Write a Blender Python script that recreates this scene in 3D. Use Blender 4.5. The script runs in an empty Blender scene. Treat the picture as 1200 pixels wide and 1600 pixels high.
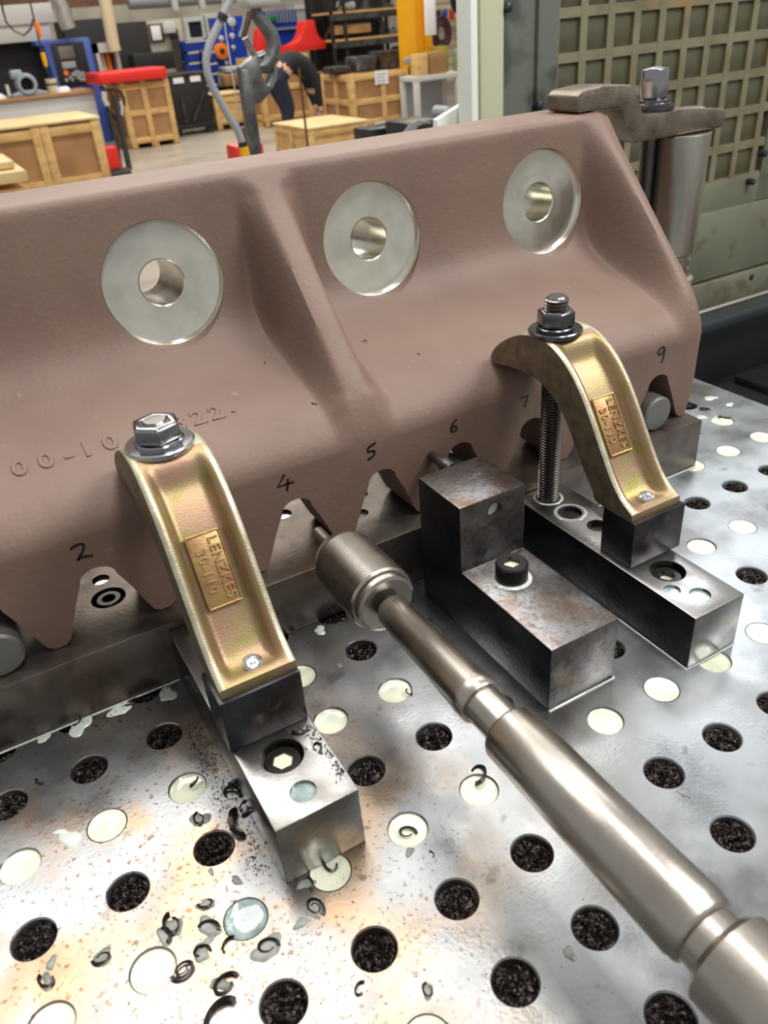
import bpy, bmesh, math, random
from math import pi, sin, cos, radians
from mathutils import Vector, Matrix
random.seed(7)
sc = bpy.context.scene
COL = sc.collection

# ------------------------------------------------------------------ camera
F_PX = 1238.35
CAM = Vector((0.0695, -0.3096, 0.3968))
RIGHT = Vector((0.86603089, -0.49458489, -0.07332317))
DOWN = Vector((-0.31695205, -0.42963688, -0.84554926))
FWD = Vector((0.38669355, 0.75551171, -0.5288385))
cd = bpy.data.cameras.new('camera'); cam = bpy.data.objects.new('camera', cd); COL.objects.link(cam)
cd.sensor_fit = 'VERTICAL'; cd.sensor_height = 36; cd.sensor_width = 27
cd.lens = F_PX * 36 / 1600; cd.clip_start = 0.01; cd.clip_end = 100
up, back = -DOWN, -FWD
cam.matrix_world = Matrix(((RIGHT.x, up.x, back.x, CAM.x), (RIGHT.y, up.y, back.y, CAM.y), (RIGHT.z, up.z, back.z, CAM.z), (0, 0, 0, 1)))
cd.dof.use_dof = True; cd.dof.focus_distance = 0.62; cd.dof.aperture_fstop = 12.5
sc.camera = cam

def ray(u, v): return RIGHT * ((u - 600) / F_PX) + DOWN * ((v - 800) / F_PX) + FWD
def at_y(u, v, y): d = ray(u, v); return CAM + d * ((y - CAM.y) / d.y)
def at_z(u, v, z): d = ray(u, v); return CAM + d * ((z - CAM.z) / d.z)

# ------------------------------------------------------------------ world, lights, exposure
w = bpy.data.worlds.new('world'); sc.world = w; w.use_nodes = True
w.node_tree.nodes['Background'].inputs[0].default_value = (1.0, 0.995, 0.97, 1)
w.node_tree.nodes['Background'].inputs[1].default_value = 0.40
def area(name, loc, target, sx, sy, power, col=(1, 1, 1)):
    l = bpy.data.lights.new(name, 'AREA'); l.shape = 'RECTANGLE'; l.size = sx; l.size_y = sy; l.energy = power; l.color = col
    o = bpy.data.objects.new(name, l); COL.objects.link(o); o.location = loc
    o.rotation_euler = (Vector(target) - Vector(loc)).to_track_quat('-Z', 'Y').to_euler()
    return o
area('ceiling_and_fill_lamp', (-0.15, 1.95, 3.2), (0.1, 0.1, 0), 1.7, 1.3, 40, (1.0, 0.96, 0.9))
area('ceiling_and_fill_lamp', (1.75, 2.0, 3.2), (0.4, 0.1, 0), 1.3, 0.9, 14, (1.0, 0.97, 0.92))  # added unseen lamp, mirrored in the plate to lighten its right part
area('ceiling_and_fill_lamp', (3.6, 2.4, 3.2), (0.6, 0.1, 0), 1.3, 0.9, 18, (0.96, 0.98, 1.0))  # second added lamp, broadens the reflection on the right of the plate
area('top_fill_strip', (0.75, -0.3, 3.2), (0.75, -0.3, 0), 0.5, 3.4, 62, (1.0, 0.97, 0.93))  # added unseen strip: brightens top faces, draws a long highlight on the bar
area('machine_lamp', (2.0, -0.9, 2.3), (0.4, 0.15, 0.1), 0.9, 0.9, 48, (1.0, 0.98, 0.95))
for k, (lx, ly) in enumerate(((1.5, 7.0), (5.0, 7.0), (3.0, 12.0), (7.5, 11.0), (5.5, 16.0))):
    area('hall_lamp', (lx, ly, 4.2), (lx, ly, -1), 2.6, 0.8, 120, (1.0, 0.95, 0.86))
sc.view_settings.view_transform = 'Standard'; sc.view_settings.look = 'None'
sc.view_settings.gamma = 1.0; sc.view_settings.use_curve_mapping = False
sc.view_settings.exposure = 0.35

# ------------------------------------------------------------------ materials
def lin(c):
    return tuple(((x / 255) / 12.92 if x / 255 <= 0.04045 else ((x / 255 + 0.055) / 1.055) ** 2.4) for x in c) + (1,)
def mat(name, c, rough=0.5, metal=0.0, mix=None, mscale=40, mlo=0.4, mhi=0.65, mix2=None, m2scale=200, m2lo=0.55, m2hi=0.7,
        bump=0, bscale=300, rvar=0, rscale=60, coat=0, emit=0, aniso=None, stretch=(1, 1, 1), detail=6):
    """Principled material with up to two noise-mixed tints, roughness variation and bump (object coordinates)."""
    m = bpy.data.materials.new(name); m.use_nodes = True
    nt = m.node_tree; b = nt.nodes['Principled BSDF']; L = nt.links
    b.inputs['Base Color'].default_value = lin(c); b.inputs['Roughness'].default_value = rough; b.inputs['Metallic'].default_value = metal
    if coat: b.inputs['Coat Weight'].default_value = coat; b.inputs['Coat Roughness'].default_value = 0.08
    if emit: b.inputs['Emission Color'].default_value = lin(c); b.inputs['Emission Strength'].default_value = emit
    tc = nt.nodes.new('ShaderNodeTexCoord'); mp = nt.nodes.new('ShaderNodeMapping'); mp.inputs['Scale'].default_value = stretch
    L.new(tc.outputs['Object'], mp.inputs['Vector'])
    def noise(s, det=detail):
        n = nt.nodes.new('ShaderNodeTexNoise'); n.inputs['Scale'].default_value = s; n.inputs['Detail'].default_value = det
        L.new(mp.outputs[0], n.inputs['Vector']); return n
    def ramp(src, lo, hi):
        r = nt.nodes.new('ShaderNodeMapRange'); r.inputs['From Min'].default_value = lo; r.inputs['From Max'].default_value = hi
        L.new(src, r.inputs['Value']); return r.outputs[0]
    prev = None
    for cc, s, lo, hi in ((mix, mscale, mlo, mhi), (mix2, m2scale, m2lo, m2hi)):
        if cc is None: continue
        mx = nt.nodes.new('ShaderNodeMix'); mx.data_type = 'RGBA'
        if prev is None: mx.inputs[6].default_value = lin(c)
        else: L.new(prev, mx.inputs[6])
        mx.inputs[7].default_value = lin(cc)
        L.new(ramp(noise(s).outputs[0], lo, hi), mx.inputs[0]); prev = mx.outputs[2]
    if prev: L.new(prev, b.inputs['Base Color'])
    if rvar:
        r = nt.nodes.new('ShaderNodeMapRange'); r.inputs['From Min'].default_value = 0.35; r.inputs['From Max'].default_value = 0.65
        r.inputs['To Min'].default_value = max(0.02, rough - rvar); r.inputs['To Max'].default_value = rough + rvar
        L.new(noise(rscale).outputs[0], r.inputs['Value']); L.new(r.outputs[0], b.inputs['Roughness'])
    if bump:
        bn = nt.nodes.new('ShaderNodeBump'); bn.inputs['Strength'].default_value = bump; bn.inputs['Distance'].default_value = 0.001
        L.new(noise(bscale, 3).outputs[0], bn.inputs['Height']); L.new(bn.outputs[0], b.inputs['Normal'])
    return m

# ------------------------------------------------------------------ mesh helpers
class MB:
    def __init__(s): s.v = []; s.f = []
    def add(s, vs, fs):
        o = len(s.v); s.v += [tuple(p) for p in vs]; s.f += [tuple(i + o for i in f) for f in fs]; return s
    def box(s, x0, x1, y0, y1, z0, z1):
        return s.add([(x0, y0, z0), (x1, y0, z0), (x1, y1, z0), (x0, y1, z0), (x0, y0, z1), (x1, y0, z1), (x1, y1, z1), (x0, y1, z1)],
                     [(0, 3, 2, 1), (4, 5, 6, 7), (0, 1, 5, 4), (1, 2, 6, 5), (2, 3, 7, 6), (3, 0, 4, 7)])
    def lathe(s, prof, axis='z', c=(0, 0, 0), n=32, a0=0, capped=True):
        """prof = [(position along axis, radius)...]; rings about the axis through c."""
        vs = []; fs = []
        for h, r in prof:
            for k in range(n):
                a = a0 + 2 * pi * k / n; p, q = r * cos(a), r * sin(a)
                vs.append({'z': (c[0] + p, c[1] + q, c[2] + h), 'y': (c[0] + q, c[1] + h, c[2] + p), 'x': (c[0] + h, c[1] + p, c[2] + q)}[axis])
        m = len(prof)
        for i in range(m - 1):
            for k in range(n):
                k2 = (k + 1) % n; fs.append((i * n + k, i * n + k2, (i + 1) * n + k2, (i + 1) * n + k))
        if capped:
            fs.append(tuple(reversed(range(n)))); fs.append(tuple(range((m - 1) * n, m * n)))
        return s.add(vs, fs)
    def prism(s, poly, axis, a, b):
        """poly of 2-D points extruded along axis from a to b (x: (y,z); y: (x,z); z: (x,y))."""
        n = len(poly)
        P = (lambda p, t: (t, p[0], p[1])) if axis == 'x' else (lambda p, t: (p[0], t, p[1])) if axis == 'y' else (lambda p, t: (p[0], p[1], t))
        vs = [P(p, a) for p in poly] + [P(p, b) for p in poly]
        fs = [tuple(range(n)), tuple(range(2 * n - 1, n - 1, -1))] + [(i, n + i, n + (i + 1) % n, (i + 1) % n) for i in range(n)]
        return s.add(vs, fs)
    def tube(s, path, r, n=10, closed=False):
        path = [Vector(p) for p in path]; R = r if isinstance(r, (list, tuple)) else [r] * len(path)
        vs = []; fs = []; prevn = None
        for i, p in enumerate(path):
            t = (path[min(i + 1, len(path) - 1)] - path[max(i - 1, 0)]).normalized()
            if prevn is None: prevn = t.orthogonal().normalized()
            nn = (prevn - t * prevn.dot(t)).normalized(); bb = t.cross(nn); prevn = nn
            for k in range(n):
                a = 2 * pi * k / n; vs.append(p + (nn * cos(a) + bb * sin(a)) * R[i])
        for i in range(len(path) - 1):
            for k in range(n):
                k2 = (k + 1) % n; fs.append((i * n + k, i * n + k2, (i + 1) * n + k2, (i + 1) * n + k))
        m = len(path); fs.append(tuple(reversed(range(n)))); fs.append(tuple(range((m - 1) * n, m * n)))
        return s.add(vs, fs)
    def bar(s, p0, p1, wx, wy):
        """square-section bar between two points."""
        p0, p1 = Vector(p0), Vector(p1); t = (p1 - p0).normalized()
        a = t.cross(Vector((0, 0, 1)));  a = Vector((1, 0, 0)) if a.length < 1e-4 else a.normalized(); b = t.cross(a)
        vs = [p + a * i * wx / 2 + b * j * wy / 2 for p in (p0, p1) for i, j in ((-1, -1), (1, -1), (1, 1), (-1, 1))]
        return s.add(vs, [(3, 2, 1, 0), (4, 5, 6, 7), (0, 1, 5, 4), (1, 2, 6, 5), (2, 3, 7, 6), (3, 0, 4, 7)])
    def mesh(s, name, bevel=0, smooth=True, seg=2, ang=35):
        me = bpy.data.meshes.new(name); me.from_pydata(s.v, [], s.f)
        bm = bmesh.new(); bm.from_mesh(me)
        bmesh.ops.recalc_face_normals(bm, faces=bm.faces)
        if bevel:
            es = [e for e in bm.edges if len(e.link_faces) == 2 and e.calc_face_angle(0) > 0.5]
            bmesh.ops.bevel(bm, geom=es, offset=bevel, segments=seg, affect='EDGES', profile=0.5, clamp_overlap=True)
        bm.to_mesh(me); bm.free()
        if smooth:
            me.shade_smooth(); me.set_sharp_from_angle(angle=radians(ang))
        return me
    def build(s, name, m, parent=None, bevel=0, smooth=True, seg=2, ang=35):
        o = bpy.data.objects.new(name, s.mesh(name, bevel, smooth, seg, ang)); COL.objects.link(o); o.data.materials.append(m)
        if parent: o.parent = parent; o.location = -parent.location if parent.type == 'EMPTY' else (0, 0, 0)
        return o
def tag(o, label, cat, group=None, kind=None):
    if label: o['label'] = label
    if cat: o['category'] = cat
    if group: o['group'] = group
    if kind: o['kind'] = kind
    return o
def thing(name, label, cat, loc=(0, 0, 0), group=None):
    o = bpy.data.objects.new(name, None); COL.objects.link(o); o.location = loc; o.empty_display_size = 0.05
    return tag(o, label, cat, group)
def struct(o): o['kind'] = 'structure'; return o
def cut(o, mb, ang=35):
    """subtract the closed shapes of mb from o (exact boolean, applied)."""
    c = bpy.data.objects.new('cutter', mb.mesh('cutter', smooth=False)); COL.objects.link(c); c.matrix_world = o.matrix_world
    if o.parent: c.location = o.parent.location + o.location
    md = o.modifiers.new('cut', 'BOOLEAN'); md.operation = 'DIFFERENCE'; md.solver = 'EXACT'; md.object = c
    dg = bpy.context.evaluated_depsgraph_get(); dg.update()
    me = bpy.data.meshes.new_from_object(o.evaluated_get(dg)); o.modifiers.clear(); o.data = me
    bpy.data.objects.remove(c)
    me.shade_smooth(); me.set_sharp_from_angle(angle=radians(ang))
    return o
def text_mesh(name, body, size, ext, m, parent, mw, bev=0, align='CENTER', spacing=1.0):
    cu = bpy.data.curves.new(name, 'FONT'); cu.body = body; cu.size = size; cu.extrude = ext; cu.bevel_depth = bev
    cu.align_x = align; cu.align_y = 'CENTER'; cu.space_character = spacing; cu.resolution_u = 3
    t = bpy.data.objects.new('tmp', cu); COL.objects.link(t)
    dg = bpy.context.evaluated_depsgraph_get(); dg.update(); me = bpy.data.meshes.new_from_object(t.evaluated_get(dg))
    bpy.data.objects.remove(t); me.materials.clear(); me.materials.append(m); me.transform(mw)
    o = bpy.data.objects.new(name, me); COL.objects.link(o)
    if parent: o.parent = parent; o.location = -parent.location if parent.type == 'EMPTY' else (0, 0, 0)
    return o
def frame(origin, ex, ey):
    ex = Vector(ex).normalized(); ey = Vector(ey).normalized(); ez = ex.cross(ey).normalized(); o = Vector(origin)
    return Matrix(((ex.x, ey.x, ez.x, o.x), (ex.y, ey.y, ez.y, o.y), (ex.z, ey.z, ez.z, o.z), (0, 0, 0, 1)))
def sm(a, b, x):
    t = min(1, max(0, (x - a) / (b - a))); return t * t * (3 - 2 * t)
def interp(P, t):
    i = min(int(t), len(P) - 2); f = t - i
    p0 = P[max(i - 1, 0)]; p1 = P[i]; p2 = P[i + 1]; p3 = P[min(i + 2, len(P) - 1)]
    return tuple(0.5 * (2 * b + (c - a) * f + (2 * a - 5 * b + 4 * c - d) * f * f + (3 * b - a - 3 * c + d) * f ** 3) for a, b, c, d in zip(p0, p1, p2, p3))

# ================================================================== MATERIALS
def plate_material():
    m = mat('plate_steel', (150, 153, 156), 0.28, 0.9, mix=(114, 114, 112), mscale=9, mlo=0.40, mhi=0.68, rvar=0.09, rscale=24, bump=0.06, bscale=420)
    nt = m.node_tree; b = nt.nodes['Principled BSDF']; L = nt.links; N = nt.nodes.new
    tc = N('ShaderNodeTexCoord'); prev = b.inputs['Base Color'].links[0].from_socket; metal = None
    def noise(sc_, det=4):
        n = N('ShaderNodeTexNoise'); n.inputs['Scale'].default_value = sc_; n.inputs['Detail'].default_value = det; L.new(tc.outputs['Object'], n.inputs['Vector']); return n.outputs[0]
    def rng(src, lo, hi, a=0, c=1):
        r = N('ShaderNodeMapRange'); r.inputs[1].default_value = lo; r.inputs[2].default_value = hi; r.inputs[3].default_value = a; r.inputs[4].default_value = c; L.new(src, r.inputs[0]); return r.outputs[0]
    def mul(a, c):
        n = N('ShaderNodeMath'); n.operation = 'MULTIPLY'; L.new(a, n.inputs[0]); L.new(c, n.inputs[1]); return n.outputs[0]
    def dist(px, py):
        d = N('ShaderNodeVectorMath'); d.operation = 'DISTANCE'; d.inputs[1].default_value = (px, py, 0); L.new(tc.outputs['Object'], d.inputs[0]); return d.outputs['Value']
    def mixc(col, fac):
        nonlocal prev
        mx = N('ShaderNodeMix'); mx.data_type = 'RGBA'; L.new(prev, mx.inputs[6]); mx.inputs[7].default_value = lin(col); L.new(fac, mx.inputs[0]); prev = mx.outputs[2]
    near = rng(dist(.07, -.04), .08, .22, 1, 0); right = rng(dist(.62, .05), .10, .34, 1, 0)
    mixc((168, 140, 108), mul(rng(noise(17), .46, .62, 0, .75), near))          # dried tan coolant
    mixc((110, 74, 48), mul(rng(noise(260), .60, .66, 0, .8), near))            # rusty specks
    mixc((92, 68, 50), mul(rng(noise(120), .66, .70, 0, .8), near))             # larger rust blots
    film = mul(rng(noise(14, 6), .40, .60, 0, .55), right); mixc((196, 206, 214), film)   # milky film
    mixc((86, 84, 78), rng(noise(38, 5), .66, .70, 0, .45))                     # damp blots
    L.new(prev, b.inputs['Base Color'])
    mm = N('ShaderNodeMath'); mm.operation = 'SUBTRACT'; mm.inputs[0].default_value = .88; L.new(film, mm.inputs[1]); L.new(mm.outputs[0], b.inputs['Metallic'])
    return m
M_plate = plate_material()
M_milk = mat('milky_coolant', (226, 228, 204), 0.08, mix=(186, 198, 178), mscale=60, mlo=0.5, mhi=0.75, coat=0.6, bump=0.15, bscale=90)
M_murky = mat('murky_coolant', (150, 168, 164), 0.06, mix=(110, 128, 130), mscale=90, coat=0.8, bump=0.3, bscale=120)
M_film = mat('coolant_film', (196, 204, 196), 0.08, coat=0.7)
M_chip = mat('dark_chips', (66, 58, 56), 0.28, 0.85, mix=(28, 24, 24), mscale=600, bump=0.4, bscale=900)
M_chip2 = mat('blued_chip', (40, 38, 40), 0.28, 0.7, mix=(62, 50, 42), mscale=160)
M_hole = mat('hole_wall', (60, 58, 56), 0.4, 0.8)
M_paint = mat('brown_primer', (117, 94, 82), 0.58, mix=(109, 86, 75), mscale=14, mix2=(130, 106, 94), m2scale=120, m2lo=0.66, m2hi=0.8, bump=0.30, bscale=300)
M_ink = mat('black_marker', (14, 12, 12), 0.45)
M_mach = mat('machined_steel', (226, 224, 212), 0.22, 1.0, mix=(204, 202, 190), mscale=30, rvar=0.05, rscale=40)
M_bright = mat('bright_steel', (226, 226, 224), 0.16, 1.0, bump=0.2, bscale=400, stretch=(0.2, 1, 0.2))
M_rail = mat('rail_steel', (116, 110, 105), 0.36, 0.85, mix=(92, 74, 60), mscale=16, mlo=0.38, mhi=0.72, mix2=(72, 68, 66), m2scale=60, m2lo=0.5, m2hi=0.8, bump=0.12, bscale=300)
M_block = mat('ground_steel', (166, 166, 165), 0.33, 1.0, mix=(128, 124, 120), mscale=30, bump=0.10, bscale=500, rvar=0.06)
M_black = mat('black_oxide_steel', (70, 70, 74), 0.34, 0.9, mix=(54, 50, 50), mscale=40, mix2=(96, 84, 74), m2scale=90, m2lo=0.58, m2hi=0.72, bump=0.12, bscale=400)
M_stain = mat('stained_steel', (118, 117, 118), 0.33, 0.95, mix=(98, 82, 70), mscale=40, mlo=0.42, mhi=0.68, mix2=(84, 76, 74), m2scale=220, m2lo=0.5, m2hi=0.75, bump=0.2, bscale=350)
M_scaleshade = mat('shaded_scale_side', (46, 46, 52), 0.30, 0.8, mix=(58, 54, 54), mscale=60, bump=0.25, bscale=260)
M_gold = mat('yellow_chromate', (152, 133, 98), 0.42, 0.75, mix=(160, 128, 106), mscale=42, mlo=0.42, mhi=0.62, mix2=(136, 130, 74), m2scale=60, m2lo=0.54, m2hi=0.70, bump=0.22, bscale=1100)
M_goldpale = mat('worn_chromate', (192, 187, 168), 0.42, 0.75, mix=(168, 162, 132), mscale=90, bump=0.3, bscale=1100)
M_goldside = mat('shaded_chromate', (126, 116, 96), 0.5, 0.7, mix=(104, 92, 76), mscale=90, bump=0.5, bscale=900)  # darker copy: shade on clamp flanks and underside put into the colour
M_goldtxt = mat('chromate_plate', (168, 140, 92), 0.40, 0.75, mix=(158, 118, 86), mscale=90, bump=0.2, bscale=700)
M_nut = mat('dark_nut', (104, 104, 108), 0.22, 1.0, bump=0.1, bscale=300)
M_nutb = mat('zinc_washer', (200, 202, 206), 0.18, 1.0)
M_stud = mat('threaded_stud', (128, 125, 122), 0.28, 1.0)
M_chrome = mat('bright_nut', (150, 150, 154), 0.14, 1.0)
M_bar = mat('boring_bar_steel', (172, 166, 158), 0.30, 1.0, mix=(160, 153, 145), mscale=25, bump=0.06, bscale=500, rvar=0.03)
M_forged = mat('forged_strap', (132, 124, 112), 0.40, 0.9, mix=(112, 100, 88), mscale=60, bump=0.35, bscale=500)
M_screw = mat('black_screw', (62, 60, 60), 0.32, 0.9)

# ================================================================== THE FIXTURE PLATE
P = 0.05
HR, HC = 0.0113, 0.0121            # hole radius, chamfer radius
I0, I1, J0, J1 = -4, 15, -7, 6     # j counts towards the camera: y = -0.05 j
mb = MB(); NS = 32
for i in range(I0, I1 + 1):
    for j in range(J0, J1 + 1):
        cx, cy = P * i, -P * j; vs = []
        for k in range(NS):
            a = 2 * pi * k / NS; c, s_ = cos(a), sin(a); q = P / 2 / max(abs(c), abs(s_))
            vs += [(cx + q * c, cy + q * s_, 0), (cx + HC * c, cy + HC * s_, 0), (cx + HR * c, cy + HR * s_, -0.0009), (cx + HR * c, cy + HR * s_, -0.022)]
        fs = []
        for k in range(NS):
            k2 = (k + 1) % NS
            for r in range(3): fs.append((4 * k + r, 4 * k + r + 1, 4 * k2 + r + 1, 4 * k2 + r)[::-1])
        mb.add(vs, fs)
X0, X1, Y0, Y1 = P * (I0 - .5), P * (I1 + .5), -P * (J1 + .5), -P * (J0 - .5)
TX0, TX1, TY0, TY1 = -0.9, 0.815, -0.9, 0.46
def quad(a, b, c, d): mb.add([(a, c, 0), (b, c, 0), (b, d, 0), (a, d, 0)], [(0, 1, 2, 3)])
quad(TX0, X0, TY0, TY1); quad(X1, TX1, TY0, TY1); quad(X0, X1, TY0, Y0); quad(X0, X1, Y1, TY1)
mb.add([(TX0, TY0, 0), (TX1, TY0, 0), (TX1, TY1, 0), (TX0, TY1, 0), (TX0, TY0, -.08), (TX1, TY0, -.08), (TX1, TY1, -.08), (TX0, TY1, -.08)],
       [(0, 4, 5, 1), (1, 5, 6, 2), (2, 6, 7, 3), (3, 7, 4, 0), (4, 7, 6, 5)])
me = bpy.data.meshes.new('fixture_plate'); me.from_pydata(mb.v, [], mb.f); me.shade_smooth(); me.set_sharp_from_angle(angle=radians(30))
plate = bpy.data.objects.new('fixture_plate', me); COL.objects.link(plate); me.materials.append(M_plate)
tag(plate, 'steel fixture plate with a grid of round holes, wet with coolant', 'machine table')

def pool_mesh(seed, dip):
    rn = random.Random(seed); b = MB(); n = 28
    rings = [0, 0.45, 0.8, 0.97, 1.0]; vs = [(0, 0, dip)]
    for r in rings[1:]:
        for k in range(n): a = 2 * pi * k / n; vs.append((HR * .999 * r * cos(a), HR * .999 * r * sin(a), dip + (0.0009 * r ** 8)))
    fs = [(0, 1 + k, 1 + (k + 1) % n) for k in range(n)]
    for q in range(3):
        for k in range(n): fs.append((1 + q * n + k, 1 + (q + 1) * n + k, 1 + (q + 1) * n + (k + 1) % n, 1 + q * n + (k + 1) % n))
    b.add(vs, fs); return b.mesh('coolant_pool')
def chips_mesh(seed):
    """a lumpy bed of packed chips: displaced disc plus many small bent flakes."""
    rn = random.Random(seed); b = MB(); n = 20; nr = 7; vs = [(0, 0, -.004)]
    for q in range(1, nr):
        for k in range(n):
            a = 2 * pi * k / n; r = HR * .999 * q / (nr - 1); vs.append((r * cos(a), r * sin(a), -.0045 + rn.uniform(-.0012, .0012)))
    fs = [(0, 1 + k, 1 + (k + 1) % n) for k in range(n)]
    for q in range(nr - 2):
        for k in range(n): fs.append((1 + q * n + k, 1 + (q + 1) * n + k, 1 + (q + 1) * n + (k + 1) % n, 1 + q * n + (k + 1) % n))
    b.add(vs, fs)
    for _ in range(170):
        r = HR * .88 * math.sqrt(rn.random()); a = rn.random() * 2 * pi; c = Vector((r * cos(a), r * sin(a), -.0040 + rn.uniform(-.0006, .0016)))
        d = Vector((rn.uniform(-1, 1), rn.uniform(-1, 1), rn.uniform(-.6, .6))).normalized() * rn.uniform(.0007, .0019)
        e = Vector((rn.uniform(-1, 1), rn.uniform(-1, 1), rn.uniform(-.8, .8))).normalized() * rn.uniform(.0003, .0008)
        u_ = Vector((0, 0, rn.uniform(.0002, .0007)))
        b.add([c - d - e, c - d + e, c + u_ - e, c + u_ + e, c + d - e, c + d + e], [(0, 1, 3, 2), (2, 3, 5, 4)])
    return b.mesh('packed_chips', smooth=False)
pools = [pool_mesh(1, -.0012), pool_mesh(2, -.0022)]
for pm in pools: pm.materials.append(M_milk)
murky = pool_mesh(3, -.0014); murky.materials.append(M_murky)
packed = [chips_mesh(s) for s in range(4)]
for pm in packed: pm.materials.append(M_chip)
milky_holes = {(0, -1), (1, -1), (2, -1), (4, -1), (5, -1), (4, -2), (0, 1), (1, 1), (3, 1), (4, 1), (5, 1), (7, 1), (8, 1), (9, 1), (10, 1), (11, -1), (12, -1),
               (14, -3), (13, -3), (15, -3), (14, -4), (13, -4), (15, -4), (3, 3), (12, -4), (15, -2), (13, -1), (-1, 1), (-1, -1), (10, -1), (9, -1), (2, 3), (14, -1)}
murky_holes = {(2, 1)}
rh = random.Random(5)
for i in range(I0, I1 + 1):
    for j in range(J0, J1 + 1):
        if (i, j) in milky_holes or (i, j) in murky_holes:
            o = bpy.data.objects.new('coolant_pool', murky if (i, j) in murky_holes else pools[rh.randrange(2)])
        else:
            o = bpy.data.objects.new('packed_chips', packed[rh.randrange(4)]); o['kind'] = 'stuff'
        COL.objects.link(o); o.parent = plate; o.location = (P * i, -P * j, 0); o.rotation_euler.z = rh.random() * 6.28

# ================================================================== RAIL UNDER THE CASTING
RZ = 0.0505
rail = MB().box(-0.12, 0.651, 0.1475, 0.285, 0.0001, RZ).build('support_rail', M_rail, bevel=0.0012)
tag(rail, 'long dark steel rail lying on the plate under the casting', 'rail')
rail_cuts = MB(); rail_holes = [(0.0994, 0.2035, .0125), (0.0997, 0.2300, .0065), (0.2523, 0.233, .0075), (0.3061, 0.1950, .0065), (0.3192, 0.2233, .0080), (0.45, 0.215, .0125)]
for hx, hy, hr in rail_holes: rail_cuts.lathe([(RZ - .008, hr), (RZ + .01, hr)], 'z', (hx, hy, 0), 28)
cut(rail, rail_cuts)
for hx, hy, hr in rail_holes:
    if hr > .012:
        b = MB().lathe([(RZ - .008, .0095), (RZ - .0015, .0095), (RZ - .0005, .0085), (RZ - .0005, .0050), (RZ - .005, .0050)], 'z', (hx, hy, 0), 24)
        b.build('socket_screw', M_screw, rail)
    else:
        MB().lathe([(RZ - .006, hr * .98), (RZ - .0025, hr * .98)], 'z', (hx, hy, 0), 24).build('coolant_pool', M_murky, rail)
for gx, lab in ((0.0220, 'grey round support bar in the leftmost tooth gap of the casting'), (0.384, 'grey round support bar in the tooth gap behind the stepped block'), (0.6010, 'grey round support bar in the tooth gap numbered 9')):
    b = MB().lathe([(.157, .0146), (.1585, .0165), (.27, .0165), (.2715, .0146)], 'y', (gx, 0, RZ + .0167), 32)
    tag(b.build('support_bar', mat('bar_grey', (122, 120, 117), 0.45, 0.7)), lab, 'round bar', 'support bars under the casting')

# ================================================================== THE CASTING
XC0, XC1 = -0.048, 0.6605
wallp = [(.388, .300), (.384, .3055), (.350, .3062), (.318, .3062), (.3115, .3040), (.3090, .2985), (.3075, .285), (.3055, .265), (.3035, .242), (.3005, .222), (.2945, .2050), (.2835, .1920),
         (.2670, .1820), (.2470, .1740), (.2250, .1668), (.2030, .1592), (.1870, .1525), (.1765, .1455), (.1690, .1375), (.1655, .1300), (.1650, .1220), (.1650, .0900), (.1650, .0515)]
ribp = [(.388, .300), (.384, .3055), (.350, .3062), (.318, .3062), (.3115, .3040), (.3060, .2985), (.2960, .287), (.2840, .2745), (.2700, .260), (.2560, .2455), (.2430, .232), (.2310, .2195),
        (.2200, .2080), (.2090, .1965), (.1990, .1860), (.1895, .1760), (.1810, .1660), (.1745, .1560), (.1695, .1450), (.1660, .1340), (.1650, .1220), (.1650, .0900), (.1650, .0515)]
backp = [(.2150, .0515), (.2180, .1150), (.2350, .1300), (.2900, .1400), (.3300, .1600), (.3560, .1950), (.3720, .2400)]
SUB = 3; nW = (len(wallp) - 1) * SUB + 1
xs = []; x = XC0
while x < XC1 - 1e-6: xs.append(x); x += .0024
xs += [XC1]
ribs = [(XC0 - .01, .024, .024), (0.3067, .0085, .020), (XC1 + .01, .024, .024)]
def ribw(x):
    return max(1 - sm(hw, hw + bw_, abs(x - rx)) for rx, hw, bw_ in ribs)
vs = []; 
for xi, x in enumerate(xs):
    wgt = ribw(x); crest = .0035 * min(1, abs(x - .3067) / .014) ** 2 * (abs(x - .3067) < .03); e = min(x - XC0, XC1 - x); inset = 0.0055 * (1 - sm(0, .010, e)) if e < .010 else 0
    loop = []
    for k in range(nW):
        t = k / SUB; a = interp(wallp, t); b = interp(ribp, t)
        g_ = wgt * (1 - crest / max(.004, abs(a[0] - b[0]) + abs(a[1] - b[1]))) if crest and abs(a[0] - b[0]) > .006 else wgt; loop.append((a[0] + (b[0] - a[0]) * g_, a[1] + (b[1] - a[1]) * g_))
    loop += backp
    for (y, z) in loop:
        if inset:
            y = y + inset * (1 - 1.4 * sm(.20, .38, y)); z = z - inset * .6 * sm(.10, .17, z)
        vs.append((x, y, z))
NL = nW + len(backp); fs = []
for i in range(len(xs) - 1):
    for k in range(NL):
        k2 = (k + 1) % NL; fs.append((i * NL + k, i * NL + k2, (i + 1) * NL + k2, (i + 1) * NL + k))
fs.append(tuple(range(NL))); fs.append(tuple(reversed(range((len(xs) - 1) * NL, len(xs) * NL))))
casting = MB().add(vs, fs).build('casting', M_paint)
tag(casting, 'large brown painted casting with toothed lower edge, rib and machined round bores', 'casting')
GAPS = [0.0220 + 0.0729 * k for k in range(9)]
cb = MB()
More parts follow.
